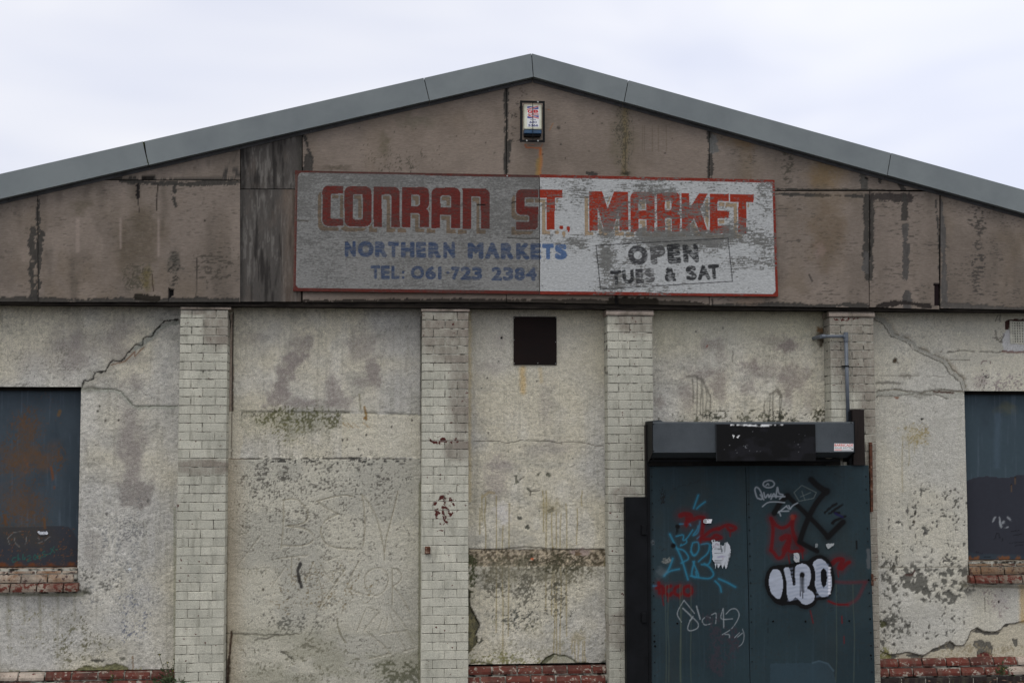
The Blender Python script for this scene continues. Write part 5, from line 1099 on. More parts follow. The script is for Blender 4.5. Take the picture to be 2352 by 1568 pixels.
for p in (S3((55,170)), S3((915,190)), S3((1785,218)), S3((1800,725)), S3((78,1348)), S3((955,1353)), S3((1822,1368)), S2((1225,260)), S2((825,130)), S2((1240,1420))):
    x, z = W(*p[0], YS-.004); MB().dome((x, YS-.004, z), .008, .004, 8).build('screw', M_screw, sign)

# ================================================================== ALARM BOX
ya = YB
def ax(p, y): return W(*ZAL(p)[0], y)
al = empty('alarm_box', (ax((640,760), ya)[0], ya, ax((640,760), ya)[1]), 'cream burglar alarm box with flag label inside black cage under the roof peak', 'alarm box')
YC = ya-.10
g0, g1 = ax((285,170), YC), ax((992,1358), YC); bar = .019
gm = MB().box(g0[0], g0[0]+bar, YC-.012, YC, g1[1], g0[1]).box(g1[0]-bar, g1[0], YC-.012, YC, g1[1], g0[1])
gm.box(g0[0]+bar, g1[0]-bar, YC-.0115, YC-.0005, g0[1]-bar, g0[1]-.0005).box(g0[0]+bar, g1[0]-bar, YC-.0115, YC-.0005, g1[1]+.0005, g1[1]+bar)
for (px, z_) in ((g0[0]+.004, g0[1]-.04), (g1[0]-.010, g0[1]-.04), (g0[0]+.004, g1[1]+.04), (g1[0]-.010, g1[1]+.04)): gm.box(px, px+.006, YC, ya-.001, z_-.006, z_+.006)
gm.build('guard_frame', M_guard, al)
xc = ax((655,700), YC-.03)[0]
MB().box(xc-.003, xc+.003, YC-.018, YC-.0125, g1[1]+.002, g0[1]-.002).build('guard_bar', M_guard, al)
YX = ya-.085
b0, b1 = ax((396,275), YX), ax((905,985), YX)
MB().box(b0[0], b1[0], YX, ya-.002, b1[1], b0[1], .006).build('alarm_case', M_cream, al)
s0, s1 = ax((400,988), YX+.004), ax((902,1105), YX+.004)
MB().box(s0[0], s1[0], YX+.004, ya-.002, s1[1], s0[1], .005).build('strobe_lens', M_strobe, al)
MB().box(s0[0]+.004, s1[0]-.004, YX+.02, ya-.002, s1[1]-.02, s1[1]-.001).build('case_base', M_guard, al)
for p in ((795,205), (478,1308), (797,1312)): x, z = ax(p, YC-.012); MB().dome((x, YC-.0125, z), .009, .004, 10).build('screw', M_screw, al)
cv = Canvas(ax((485,315), YX-.0015), ax((838,315), YX-.0015), ax((838,915), YX-.0015), ax((485,915), YX-.0015), YX-.0015, .0011)
cv.fill(C(196,204,222)); nav, rd = C(40,46,120), C(170,28,34)
cv.poly(ZAL((492,330),(812,330),(812,410),(492,410)), nav); cv.line(ZAL((470,425),(830,310)), 6.5, C(215,215,222), 1, soft=.1); cv.line(ZAL((480,424),(800,325)), 2.4, rd, 1, soft=.1)
cv.poly(ZAL((497,588),(818,588),(818,668),(497,668)), nav); cv.line(ZAL((500,575),(830,680)), 6.5, C(215,215,222), 1, soft=.1); cv.line(ZAL((530,590),(810,668)), 2.4, rd, 1, soft=.1)
put_text(cv, 'G', *[ZAL(p)[0] for p in ((498,424),(645,424),(498,520))], rd, 1, .06); put_text(cv, 'B', *[ZAL(p)[0] for p in ((668,424),(812,424),(668,515))], rd, 1, .06)
put_text(cv, 'ALARMS', *[ZAL(p)[0] for p in ((498,528),(816,528),(498,582))], C(150,24,30), 1, .04)
put_text(cv, '0161', *[ZAL(p)[0] for p in ((582,688),(736,688),(582,725))], nav*.7, 1, .03); put_text(cv, '681', *[ZAL(p)[0] for p in ((555,748),(755,748),(555,810))], nav*.7, 1, .04); put_text(cv, '5366', *[ZAL(p)[0] for p in ((520,838),(805,838),(520,902))], nav*.7, 1, .04)
cv.build('label', M_label, al, .001)

# ================================================================== VENT COVER
yv = -.012; v0 = W(*ZI((793,128))[0], yv); v1 = W(*ZI((1131,508))[0], yv)
vc = empty('vent_cover', ((v0[0]+v1[0])/2, 0, v1[1]), 'square dark brown steel sheet screwed over an opening high between two piers', 'metal plate')
MB().box(v0[0], v1[0], yv, .012, v1[1], v0[1], .002).build('steel_sheet', M_brown, vc)
for (x, y) in ((798,495),(982,494),(1122,498),(1122,328),(795,312),(798,140),(1125,138)): a = W(*ZI((x,y))[0], yv); MB().dome((a[0], yv-.0005, a[1]), .005, .003, 6).build('screw', M_screw, vc)

# ================================================================== ROLLER SHUTTER HOUSING
YH = -.53
rs = empty('roller_shutter_box', (W(3010,1750,YH)[0], YH, W(3010,1750,YH)[1]), 'long grey metal roller shutter housing with a black panel, mounted above the steel door', 'shutter housing')
hx0, hz1 = W(2611, 1686, YH); hx1 = W(3415, 1683, YH)[0]; hz0 = W(2611, 1809, YH)[1]; hzb = W(2800, 1838, -.34)[1]
prof = [(YH, hz0), (YH, hz1-.012), (YH+.012, hz1), (-.205, hz1), (-.205, hz0-.05), (-.32, hz0-.055)]
MB().xprism(prof, hx0, hx1).build('housing', M_housing, rs)
ep = [(YH-.006, hz0-.006), (YH-.006, hz1+.004), (-.203, hz1+.004), (-.203, hz0-.09), (-.33, hz0-.09)]
MB().xprism(ep, hx0-.007, hx0-.001).build('end_plate', M_black, rs); MB().xprism(ep, hx1+.001, hx1+.006).build('end_plate', M_black, rs)
bx0, bz1 = W(2864, 1695, YH-.02); bx1 = W(3261, 1697, YH-.02)[0]; bz0 = W(2864, 1843, YH-.02)[1]
cv = Canvas((bx0,bz1),(bx1,bz1),(bx1,bz0),(bx0,bz0), YH-.022, .006); cv.fill(C(12,12,13)); U, V = cv.U, cv.V; cv.fill(C(26,26,30), ss(.5, .75, fbm(U/60, V/40, 3, 4))*.7)
cv.specks(ZK((1000,1060))[0], 60, 50, C(170,172,176), .74, 9, .9, 0, 12, .7); cv.specks(ZK((1450,1100))[0], 90, 60, C(110,112,116), .74, 5, .9, 0, 14, .6); cv.specks(ZK((1150,1180))[0], 200, 30, C(100,102,106), .75, 5, .9, 0, 15); cv.line(ZK((930,974),(1000,976),(1100,984),(1250,980),(1330,972)), 6, C(196,198,202), .95, 0, 3, 8, dash=.42)
for pts in (((938,1052),(958,1060),(948,1082)),((970,1072),(998,1060),(985,1080)),((926,970),(936,970),(930,998))): cv.poly(ZK(*pts), C(200,202,206), 1, 0, 1)
cv.line(ZK((812,968),(1590,968)), 2, C(60,62,66), .8); cv.line(ZK((812,968),(816,1260)), 1.6, C(44,46,48), .8); cv.build('black_panel', M_door, rs, .018)
MB().box(bx0+.02, bx1-.02, YH-.003, YH+.06, bz0+.004, hz0-.002).build('panel_bracket', M_black, rs)
for p in ((322,972),(322,1182)): a = W(*ZK(p)[0], YH); MB().dome((a[0], YH-.0005, a[1]), .006, .004, 8).build('screw', M_guard, rs)
a = W(*ZM((408,960))[0], YH); MB().dome((a[0], YH-.0005, a[1]), .006, .004, 8).build('screw', M_guard, rs)
# loose flashing lip on top at the left, broken corner flap at the right
a = W(2584, 1686, -.25); MB().quadprism([(hx0-.01, hz1+.006), (hx0+.10, hz1+.002), (hx0+.07, hz1+.016), (hx0+.02, hz1+.012)], YH+.02, -.21).build('loose_flashing', M_housing, rs)
zr1, zr0 = hz0-.06, W(2900, 1861, -.3)[1]
MB().box(hx0+.005, hx1-.06, -.32, -.21, zr0, zr1).build('curtain_slot', M_dark, rs); MB().box(hx0+.004, hx1-.07, -.345, -.3205, zr0+.035, zr0+.052).build('bottom_rail', M_black, rs)
# sticker on the housing
q = [ZM((276,1122))[0], ZM((427,1124))[0], ZM((426,1181))[0], ZM((275,1181))[0]]; q = [W(*p, YH-.0015) for p in q]; q[1] = (min(q[1][0], hx1-.001), q[1][1]); q[2] = (min(q[2][0], hx1-.001), q[2][1])
cv = Canvas(*q, YH-.0015, .0016); cv.fill(C(196,198,200)); put_text(cv, 'BARRICADE', *ZM((279,1125),(424,1126),(279,1146)), C(172,58,44), 1, .03); put_text(cv, 'ROLLER SHUTTERS', *ZM((281,1150),(422,1150),(281,1163)), C(36,38,44), 1, .02)
cv.line(ZM((282,1172),(332,1172)), 3, C(176,70,54), .8, dash=.4); cv.line(ZM((336,1173),(408,1172)), 2, C(60,60,64), .7, dash=.4); cv.blob(ZM((417,1169))[0], 3.5, 3, C(20,20,22), 1, .2, .2)
cv.build('sticker', M_label, rs, .0008)

# ================================================================== DOOR
YD = -.275
dcor = [(2597,1864),(3473.5,1860),(3500,2760),(2605,2760)]
def dx(u, v): return W(u, v, YD)
door = empty('steel_door', (W(3040,2000,YD)[0], YD, 0), 'double blue grey sheet steel door covered in red, teal, black and white spray paint', 'door')
lz = [W(2597,1864,YD), W(2981.5,1862,YD), W(2999.5,2731,YD), W(2606,2731,YD)]; rz = [W(2984,1862,YD), W(3474,1860,YD), W(3500,2731,YD), W(3002,2731,YD)]
def extend(q):       # carry the leaf down to just above the ground
    (a, b, c, d) = q; z0 = .03
    e = lambda t_, b_: (t_[0]+(b_[0]-t_[0])*(t_[1]-z0)/(t_[1]-b_[1]), z0)
    return a, b, e(b, c), e(a, d)
def graffiti(cv):
    F = ZL; tl_ = C(34,92,114); rd_ = C(78,13,16); bk = C(9,9,10); wt = C(176,180,184)
    U, V = cv.U, cv.V
    def sp(st, wd, c, a=.95, soft=.35, halo=True, **k):
        st = Canvas.smooth(F(*st))
        if halo: cv.line(st, wd*2.4, c, a*.28, soft=.95)
        cv.line(st, wd, c, a, soft=soft, **k)
    # teal
    for st, wd in (([(598,258),(580,310),(566,350)],7),([(645,305),(610,330),(588,352)],7),([(470,460),(540,455),(545,470)],5),([(610,440),(600,520),(555,545),(590,500),(600,470)],6),([(400,530),(430,590),(480,690),(525,845)],8),([(445,545),(500,530),(490,580),(520,560),(560,500)],5),([(480,600),(470,615),(520,590),(515,570)],4),
        ([(420,700),(395,770),(360,820)],9),([(360,815),(400,785),(465,772)],7),([(450,630),(500,640),(540,700),(480,730)],6),([(560,590),(600,580),(605,640),(570,690),(545,640),(560,590)],6),([(545,650),(560,680),(580,670)],5),([(570,720),(545,820),(590,835),(580,790)],7),([(620,600),(680,590),(670,660),(620,700),(600,720)],6),([(620,740),(670,745),(690,690),(685,600)],6),
        ([(545,820),(620,835),(680,840),(710,810),(680,760),(640,735)],7),([(740,840),(800,865),(855,897)],8),([(715,855),(750,890),(757,930)],7),([(285,890),(320,892)],8),([(590,560),(620,535)],5),([(560,720),(600,810),(600,830)],5)): sp(st, wd*.72, tl_, .78)
    # red
    for st, wd in (([(475,400),(500,390),(545,395),(550,420),(520,445),(515,460)],18),([(520,420),(560,430),(600,410),(635,415)],14),([(635,420),(630,470),(620,560)],14),([(620,560),(690,500),(740,490)],12),([(690,560),(720,530),(775,560),(640,565)],11),([(740,495),(800,460),(870,485),(820,510),(790,470)],12),([(820,505),(820,545)],3),([(515,455),(517,480)],3),([(612,570),(616,590)],4),
        ([(322,868),(328,940)],12),([(306,905),(350,885),(352,940)],11),([(405,890),(372,900),(366,940),(400,958),(412,940)],12),([(468,888),(436,900),(428,940),(462,958),(476,945)],12),([(530,888),(498,900),(492,940),(528,960),(555,935),(548,900),(530,888)],12),([(345,950),(350,985),(357,1025)],2.5),([(385,950),(387,1000)],2.5),([(465,955),(467,975)],2.5),
        ([(1105,420),(1120,480),(1115,560),(1105,640)],13),([(1105,420),(1140,470),(1180,490),(1230,470),(1270,405)],13),([(1260,410),(1250,480),(1265,550),(1310,620),(1325,640)],13),([(1105,640),(1130,665),(1150,700),(1185,690),(1200,640)],13),([(1180,560),(1215,540),(1235,570),(1200,640)],22),([(1235,540),(1230,600),(1225,655),(1320,645)],12),([(1265,545),(1290,600)],14),([(1225,670),(1232,720),(1238,745)],3),([(1322,650),(1326,700)],3),
        ([(1530,735),(1560,705),(1610,705),(1590,740),(1580,765)],18),([(1600,770),(1635,730),(1650,725)],14),([(1505,995),(1560,1020),(1640,1020)],6),([(1378,1062),(1398,1148)],2.2),([(1598,1100),(1600,1150)],2),([(1612,1240),(1613,1290)],1.8),([(1570,790),(1576,830)],1.8)): sp(st, wd*1.0, rd_, .93)
    for st in ([(1640,1020),(1710,985),(1760,870)],[(1545,860),(1640,868),(1770,860)]): cv.line(Canvas.smooth(F(*st)), 12, C(84,20,28), .4, soft=.95)
    cv.blob(F((1255,412))[0], 10, 12, C(104,44,34), .7, .5, 3)
    # black crossed zigzag lines
    for st, wd in (([(1128,382),(1175,300),(1220,262)],15),([(1218,262),(1340,380),(1430,470),(1500,548)],13),([(1500,550),(1560,490),(1605,445)],16),([(1385,150),(1430,195),(1485,232)],17),([(1485,235),(1420,310),(1370,400),(1330,500),(1305,580)],15),([(1305,585),(1360,615),(1425,648)],13)): sp(st, wd*1.4, bk, 1)
    cv.blob(F((1487,232))[0], 17, 17, bk, 1, .4, 2); cv.blob(F((1128,382))[0], 10, 10, bk, 1, .4, 1)
    for st in ([(1478,380),(1520,340),(1560,318)],[(1510,385),(1560,352),(1598,325)],[(1530,450),(1560,430),(1620,405)],[(1545,380),(1580,380)],[(1530,455),(1555,430)]): cv.line(F(*st), 9, bk, .92, 0, 3, 8, dash=.2)
    cv.line(F((1550,385),(1600,410)), 8, C(20,18,52), .85, 0, 2, 8, dash=.3)
    # white tags
    for st, wd in (([(1005,270),(990,220),(1000,198),(1025,215),(1050,270),(1040,290),(1010,278)],4.5),([(1030,255),(1055,290)],4),([(1055,240),(1065,285),(1085,245),(1090,280),(1105,250)],4.5),([(1105,285),(1125,240),(1140,275)],4.5),([(1140,270),(1150,190),(1158,250),(1195,255),(1165,285)],4.5),([(1090,265),(1200,268)],5),([(1090,155),(1055,165),(1048,190),(1075,207),(1115,203),(1133,180),(1115,158),(1090,155)],4.5),([(1070,190),(1085,175),(1090,188)],3.5),([(1045,338),(1080,308),(1130,303),(1200,310)],3.6),
        ([(1160,372),(1172,402)],4),([(1155,380),(1215,332)],4),([(1172,370),(1228,368)],4),([(1210,335),(1235,360),(1255,330),(1290,312)],3.6),([(1228,330),(1240,355)],3.6)): sp(st, wd, C(118,124,130), .9, .4, False)
    for st, wd in (([(498,990),(460,1050),(448,1090),(480,1140)],2.4),([(498,990),(540,1040),(570,1080)],2.4),([(490,1045),(560,1110),(540,1130)],4),([(560,1110),(600,1150),(595,1185),(540,1205),(520,1190),(535,1140),(560,1100)],2.6),([(585,1030),(610,1120)],4),([(640,1110),(620,1130),(640,1165),(690,1150)],2.4),([(650,1100),(680,1110)],2.4),([(690,1090),(725,1072),(718,1150)],2.6),([(770,1045),(745,1125),(835,1118)],2.6),([(770,1050),(775,1180)],2.6),([(790,1085),(820,1050),(860,1045),(885,1085),(870,1130),(830,1190),(765,1228)],2.2),([(765,1228),(815,1225),(815,1250)],2.4),([(905,1190),(920,1230),(910,1290),(870,1320)],1.6),([(865,1250),(905,1218)],2.4),([(850,1250),(885,1215)],2)): sp(st, wd, C(112,118,122), .85, .4, False)
    for st in ([(1320,190),(1265,240),(1300,300),(1400,280),(1420,240),(1320,190)],[(1320,230),(1340,290)],[(1310,270),(1380,240)]): cv.line(F(*st), 1.8, C(92,100,98), .55)
    for st in ([(420,215),(440,205),(430,222),(450,215)],[(455,205),(470,190),(472,205)],[(480,195),(500,185),(512,190)],[(530,185),(545,170),(548,182)],[(560,175),(580,165)],[(590,170),(605,150)]): cv.line(F(*st), 2, C(26,30,32), .6)
    # throw-up: black outline, white fill
    out = F((1058,880),(1062,820),(1085,770),(1120,748),(1190,742),(1250,735),(1300,715),(1360,718),(1380,695),(1430,672),(1480,680),(1520,720),(1545,790),(1550,860),(1540,920),(1515,970),(1470,992),(1430,985),(1415,1020),(1370,1050),(1320,1050),(1280,1020),(1230,1020),(1180,1028),(1130,1010),(1080,950))
    out = Canvas.smooth(out, True); cv.line(out+out[:1], 16, bk, .35, soft=.95); cv.poly(out, bk, 1, 0, 1.5)
    g_ = lambda u_, v_: .80+.2*vn(u_/40, (v_+u_*.25)/7, 5)
    for pts in (((1090,880),(1090,830),(1110,780),(1140,768),(1170,790),(1188,850),(1185,930),(1165,985),(1130,970),(1100,930)),
                ((1190,762),(1225,758),(1240,790),(1252,870),(1270,890),(1278,860),(1262,780),(1275,750),(1310,735),(1350,738),(1378,770),(1385,830),(1372,880),(1350,905),(1390,930),(1410,960),(1400,1000),(1360,1020),(1320,1015),(1300,985),(1270,965),(1255,990),(1230,1000),(1215,960),(1215,890),(1205,830)),
                ((1392,730),(1430,698),(1475,708),(1510,760),(1528,830),(1530,900),(1515,950),(1480,970),(1445,960),(1425,930),(1410,880),(1415,820),(1410,770))):
        cv.poly(Canvas.smooth(F(*pts), True), C(142,148,160), 1, 0, 1.5, grain=g_)
        pass
    for k in range(9):
        y = 735+k*27; cv.line(F((1425,y+12),(1460,y+2),(1500,y+8)), 6, C(96,106,124), .5, soft=.9); cv.line(F((1225,y+40),(1290,y+25),(1350,y+30)), 6, C(104,112,128), .4, soft=.9)
        cv.blob(F((1512,765+k*22))[0], 6, 5, C(190,190,198), .8, .6, 1)
    cv.poly(F((1452,790),(1470,765),(1490,780),(1497,830),(1490,885),(1472,905),(1458,880),(1450,830)), bk, 1, 0, 1); cv.line(F((1265,760),(1262,880)), 7, bk, 1); cv.blob(F((1322,812))[0], 11, 12, bk, 1, .3, 1)
    for (x, y1) in ((1308,960),(1318,925),(1325,975),(1333,935)): cv.line(F((x,815),(x,y1)), 2.4, bk, .95)
    cv.line(F((1180,760),(1205,870),(1195,980)), 9, bk, 1); cv.line(F((1390,760),(1392,860),(1380,900)), 9, bk, 1)
    # black dots
    for (x, y, r_) in ((455,478,10),(425,610,11)): cv.blob(F((x,y))[0], r_, r_, bk, 1, .4, 1)
    for st in ([(450,485),(445,530)],[(460,485),(455,520)]): cv.line(F(*st), 3, bk, .9)
    cv.line(F((1700,580),(1702,630)), 7, C(14,14,15), .95, 0, 1); cv.line(F((1782,640),(1785,760)), 13, C(80,82,84), .6, 0, 3, 6, dash=.5)
    cv.specks(F((345,265))[0], 14, 34, C(20,20,20), .46, 8, .9, 0, 3, .6); cv.specks(F((1600,100))[0], 60, 40, C(20,22,24), .72, 5, .8)
    # flaking dark patches, dribbles, scuffs
    for (x, y, rx, ry) in ((690,1130,40,40),(720,1240,30,60),(690,1360,24,70),(810,1260,40,60),(740,1420,30,60),(840,1340,30,60)): cv.specks(F((x,y))[0], rx, ry, C(44,42,48), .50, 13, .85, -.0004, int(x), .8)
    for x in (370, 390, 470, 480, 545, 1555, 1680, 470): dripline(cv, F((x,0))[0][0], F((0,880))[0][1], F((0,1560))[0][1], C(70,78,66), 2.2, .35)
    for (x, y) in ((290,590),(860,800),(770,1050),(520,1080),(1500,1000),(330,330)): cv.specks(F((x,y))[0], 60, 60, C(24,28,32), .68, 7, .7, 0, x)
    cv.blob(F((340,800))[0], 24, 26, C(84,92,96), .35, .7); cv.blob(F((375,712))[0], 18, 12, C(110,112,108), .7, .3); cv.specks(F((375,712))[0], 18, 12, C(60,64,64), .5, 6, .8)
    cv.poly(F((1395,1425),(1440,1412),(1500,1430),(1540,1480),(1558,1560),(1540,1640),(1100,1640),(1100,1430)), C(46,62,73), .35, 0, 3); cv.line(F((1395,1425),(1440,1412),(1500,1430),(1540,1480)), 5, C(60,76,86), .6)
    cv.blob(F((280,590))[0], 8, 12, C(86,92,96), .6, .5); cv.line(F((1110,1050),(1085,1120),(1085,1350)), 3, C(18,20,22), .7, dash=.5)
def leaf(q, left):
    q = extend(q); cv = Canvas(*q, YD, .0056); U, V = cv.U, cv.V
    cv.fill(C(33,46,51)); cv.fill(C(28,39,44), ss(.4, .7, fbm(U/200, V/260, 811, 4))*.7); cv.fill(C(38,44,44), ss(.5, .75, fbm(U/90, V/200, 813, 4))*.4); cv.fill(C(42,55,63), ss(.6, .85, fbm(U/7, V/240, 815, 4))*.35)
    cv.fill(C(36,40,40), ss(.68, .74, fbm(U/7, V/7, 817, 3))*.5)
    cv.d += (fbm(U/240, V/260, 819, 2)-.5)*.026+ (fbm(U/60, V/80, 823, 2)-.5)*.004
    graffiti(cv)
    e = ss(6, 1, np.abs(U-(2606 if left else 2995)))*.4; cv.fill(C(24,28,30), e)
    o = cv.build('door_leaf', M_door, door, .012)
    return o
LL, RL = leaf(lz, True), leaf(rz, False)
def rivets(F, pts, parent, mat=M_black, r=.0062):
    for p in pts:
        a = W(*F(p)[0], YD-.004); MB().dome((a[0], YD-.006, a[1]), r, .005, 8).build('rivet', mat, parent)
rivets(ZL, [(274,130),(276,222),(278,315),(280,408),(281,498),(283,590),(284,682),(285,774),(287,866),(288,958),(290,1050),(291,1142),(292,1234),(294,1420),(295,1515)], LL)
rivets(ZL, [(946,230),(949,320),(952,411),(955,502),(957,595),(959,682),(961,775),(963,868),(965,958),(967,1050),(968,1140),(971,1324),(973,1416)], RL)
rivets(ZL, [(1765,128),(1768,218),(1772,310),(1776,490),(1779,580),(1791,938),(1794,1030),(1800,1214),(1801,1305),(1804,1395),(1808,1488)], RL)
rivets(ZL, [(1120,1136),(1345,1136),(1650,1133),(1795,1120),(1800,1372),(1786,847)], RL, M_door, .009); rivets(ZL, [(452,1150),(297,1308),(292,1275)], LL, M_door, .009)
# back of the door, opening and latch
x0d, x1d = W(2610,2200,-.26)[0], W(3480,2200,-.26)[0]
part(MB().box(x_p3r+.002, x_p4l-.002, .001, .03, 0, W(2900,1800)[1]), 'door_void', M_dark); MB().box(x0d-.02, x1d-.02, -.255, -.205, .03, W(2900,1866,-.26)[1]).build('door_frame', M_black, door)
la = W(*ZL((1812,845))[0], YD); MB().box(la[0]-.012, la[0]+.006, YD-.014, YD+.02, la[1]-.055, la[1]+.05, .003).box(la[0]+.0065, la[0]+.030, YD-.010, YD+.006, la[1]-.012, la[1]+.004, .003).box(la[0]+.002, la[0]+.028, YD-.016, YD-.0145, la[1]+.030, la[1]+.034).build('latch', M_rust, door)
# torn poster and stickers on the door
def sheet(F, pts, col, step, mat, name, label, cat, draw=None, y=YD-.012, amp=2.0):
    us = [p[0] for p in F(*pts)]; vs = [p[1] for p in F(*pts)]
    cv = Canvas(W(min(us),min(vs),y), W(max(us),min(vs),y), W(max(us),max(vs),y), W(min(us),max(vs),y), y, step); cv.fill(col)
    if draw: draw(cv)
    Uw, Vw = cv.warp((slice(None), slice(None)), amp, 5, 3); ins = cv.pip(F(*pts), Uw, Vw)
    cv.keep &= ins[:-1, :-1] & ins[1:, 1:] & ins[1:, :-1] & ins[:-1, 1:]
    me = cv; ring = cv
    nz_, nx_ = cv.X.shape; idx = np.arange(nz_*nx_).reshape(nz_, nx_)
    v = np.stack([cv.X, cv.y-cv.d, cv.Z], -1).reshape(-1, 3); f = np.stack([idx[1:, :-1], idx[1:, 1:], idx[:-1, 1:], idx[:-1, :-1]], -1)[cv.keep]
    used, inv = np.unique(f, return_inverse=True); f = inv.reshape(f.shape)
    o = mesh_obj(name, v[used].tolist(), [tuple(int(i) for i in q_) for q_ in f], mat)
    at = o.data.attributes.new('col', 'FLOAT_COLOR', 'POINT'); at.data.foreach_set('color', np.concatenate([cv.col.reshape(-1, 3)[used], np.ones((len(used), 1))], 1).astype(np.float32).ravel())
    sm = o.modifiers.new('thickness', 'SOLIDIFY'); sm.thickness = .0006; sm.offset = 1
    return tag(o, label, cat)
def dposter(cv):
    F = ZL; cv.fill(C(104,108,112), ss(.45, .6, fbm(cv.U/9, cv.V/30, 5, 3))*ss(2870, 2905, cv.U)*.8); put_text(cv, 'SHOW', *F((700,592),(745,588),(700,625)), C(96,60,84), .9, .03, lambda u_, v_: ss(.25, .5, fbm(u_/8, v_/8, 8, 3)))
    for y in (630, 636, 662, 712, 722, 731): cv.line(F((712,y),(752+(y % 5)*8,y)), 1.8, C(60,60,66), .8, dash=.4)
    cv.poly(F((697,570),(710,570),(710,583),(697,583)), C(40,40,42), .9); cv.line(F((735,690),(790,680)), 7, C(92,80,116), .5, dash=.4); cv.line(F((755,600),(760,650)), 6, C(60,66,70), .8, 0, 3, dash=.3); cv.line(F((770,690),(775,735)), 5, C(110,60,66), .4, 0, 3, dash=.5)
sheet(ZL, [(690,567),(712,566),(715,582),(745,580),(752,600),(775,610),(780,590),(800,582),(815,600),(824,640),(820,680),(808,730),(792,775),(778,745),(768,775),(755,740),(738,772),(728,735),(714,775),(712,730),(696,712)], C(150,154,160), .003, M_label, 'torn_poster', 'torn white poster with ragged lower edge stuck on the left door leaf', 'poster', dposter, amp=3)
def dtag(cv): 
    cv.fill(C(190,192,196)); cv.poly(ZL((631,424),(658,424),(658,456),(631,456)), C(150,152,154), .7)
    for y in (432, 440, 448): cv.line(ZL((638,y),(654,y)), 1.6, C(60,62,66), .8)
    cv.line(ZL((663,428),(668,432)), 1.5, C(40,40,44), .9)
sheet(ZL, [(631,440),(634,428),(645,423),(696,424),(688,456),(645,456),(634,452)], C(190,192,196), .003, M_label, 'round_ended_sticker', 'small white sticker with one rounded end high on the left door leaf', 'sticker', dtag, amp=.3)
sheet(ZL, [(1483,600),(1500,594),(1545,593),(1543,610),(1525,618),(1505,637),(1492,622)], C(130,134,136), .003, M_label, 'torn_sticker', 'torn pale sticker scrap right of the black paint lines on the right door leaf', 'sticker', amp=2)
sheet(ZL, [(1262,662),(1280,657),(1302,664),(1306,700),(1300,722),(1275,728),(1260,710)], C(140,142,144), .003, M_label, 'torn_sticker', 'scraped white sticker scrap just above the white bubble lettering', 'sticker', lambda cv: cv.line(ZL((1270,680),(1285,700)), 2, C(60,64,110), .6), amp=2)
sheet(ZL, [(1410,596),(1430,592),(1432,622),(1412,626)], C(92,98,100), .003, M_label, 'torn_sticker', 'faint grey sticker remnant below the crossing black lines on the door', 'sticker', amp=2)
ysl = .1135
def dwin(cv):
    cv.fill(C(180,184,190)); put_text(cv, '0191 677', *ZF((300,386),(366,386),(300,397)), C(50,52,60), .9, .02)
    cv.line(ZF((312,381),(362,380)), 1.8, C(60,60,70), .8, dash=.3); cv.line(ZF((312,402),(355,402)), 1.8, C(60,60,70), .7, dash=.4)
sheet(ZF, [(290,380),(300,376),(370,376),(380,393),(372,404),(318,408),(300,398)], C(180,184,190), .0028, M_label, 'torn_sticker', 'small torn white sticker on the left steel window sheet', 'sticker', dwin, y=ysl-.010, amp=1)

# ================================================================== POSTS, STRIPS, PIPE, BRACKET
px0, pz1 = W(2502, 1988, -.31); px1 = W(2588, 1988, -.31)[0]
bp = empty('black_post', (px0, -.31, 0), 'wide black steel channel standing left of the steel door', 'post')
MB().box(px0, px1, -.31, -.205, 0, pz1, .003).build('channel', M_black, bp); MB().box(px0+.016, px0+.020, -.3125, -.3101, 0, pz1-.01).build('flange_edge', M_guard, bp)
for (zc_, kk) in ((2092+25, 0), (2092+375, 1)):
    a = W(2578, zc_, -.3); h_ = MB().box(a[0]-.03, a[0]+.012, -.335, -.3105, a[1]-.045, a[1]+.045, .004); h_.tube((a[0]+.016, -.325, a[1]-.05), (a[0]+.016, -.325, a[1]+.05), .008, 10); h_.build('hinge', M_black, bp)
gr = empty('shutter_guide', (W(2588,1700,-.3)[0], -.3, 0), 'narrow black steel upright between shutter housing end and the left edge of the door', 'guide rail')
ga, gb = W(2586, 1700, -.295), W(2598, 1700, -.295); MB().box(ga[0], gb[0], -.295, -.20, 0, hz1-.02).build('rail', M_black, gr); MB().box(ga[0]-.004, ga[0]-.001, -.285, -.20, pz1+.02, hz1-.03).build('rail_flange', M_post, gr)
po0, po1 = W(3398, 1640, -.30), W(3461, 1860, -.30)
pp = empty('dark_post', (po0[0], -.3, po1[1]), 'dark brown upright stub rising right of the shutter housing in front of the brick pier', 'post')
MB().box(po0[0]+.028, po1[0], -.30, -.205, po1[1], W(3440,1637,-.30)[1], .002).build('timber', M_post, pp); MB().box(po0[0], po0[0]+.026, -.272, -.205, po1[1], W(3400,1644,-.27)[1]).build('side_flange', M_black, pp)
rt0, rb0 = W(3477, 1768, -.225), W(3484, 2046, -.225)
st_ = MB(); a, b = W(3477,1768,-.225), W(3488,1768,-.225); c, d = W(3491.5,2046,-.225), W(3482,2046,-.225)
st_.quadprism([a, b, c, d], -.235, -.205)
ro = st_.build('rusty_strip', M_rust); tag(ro, 'thin rusty steel strip fixed upright on the pier right of the door', 'metal strip')
pipe = empty('waste_pipe', (W(3386,1500,-.24)[0], -.24, W(3386,1500,-.24)[1]), 'grey plastic waste pipe leaving the wall and dropping down the pier behind the shutter housing', 'pipe')
yp = -.245; pv = W(3386, 1330, yp); ph = W(*ZM((180,285))[0], yp); rr_ = .0172
zt_ = W(*ZM((370,252))[0], yp)[1]; zb_ = W(3386, 1690, yp)[1]; zh = W(*ZM((300,285))[0], yp)[1]
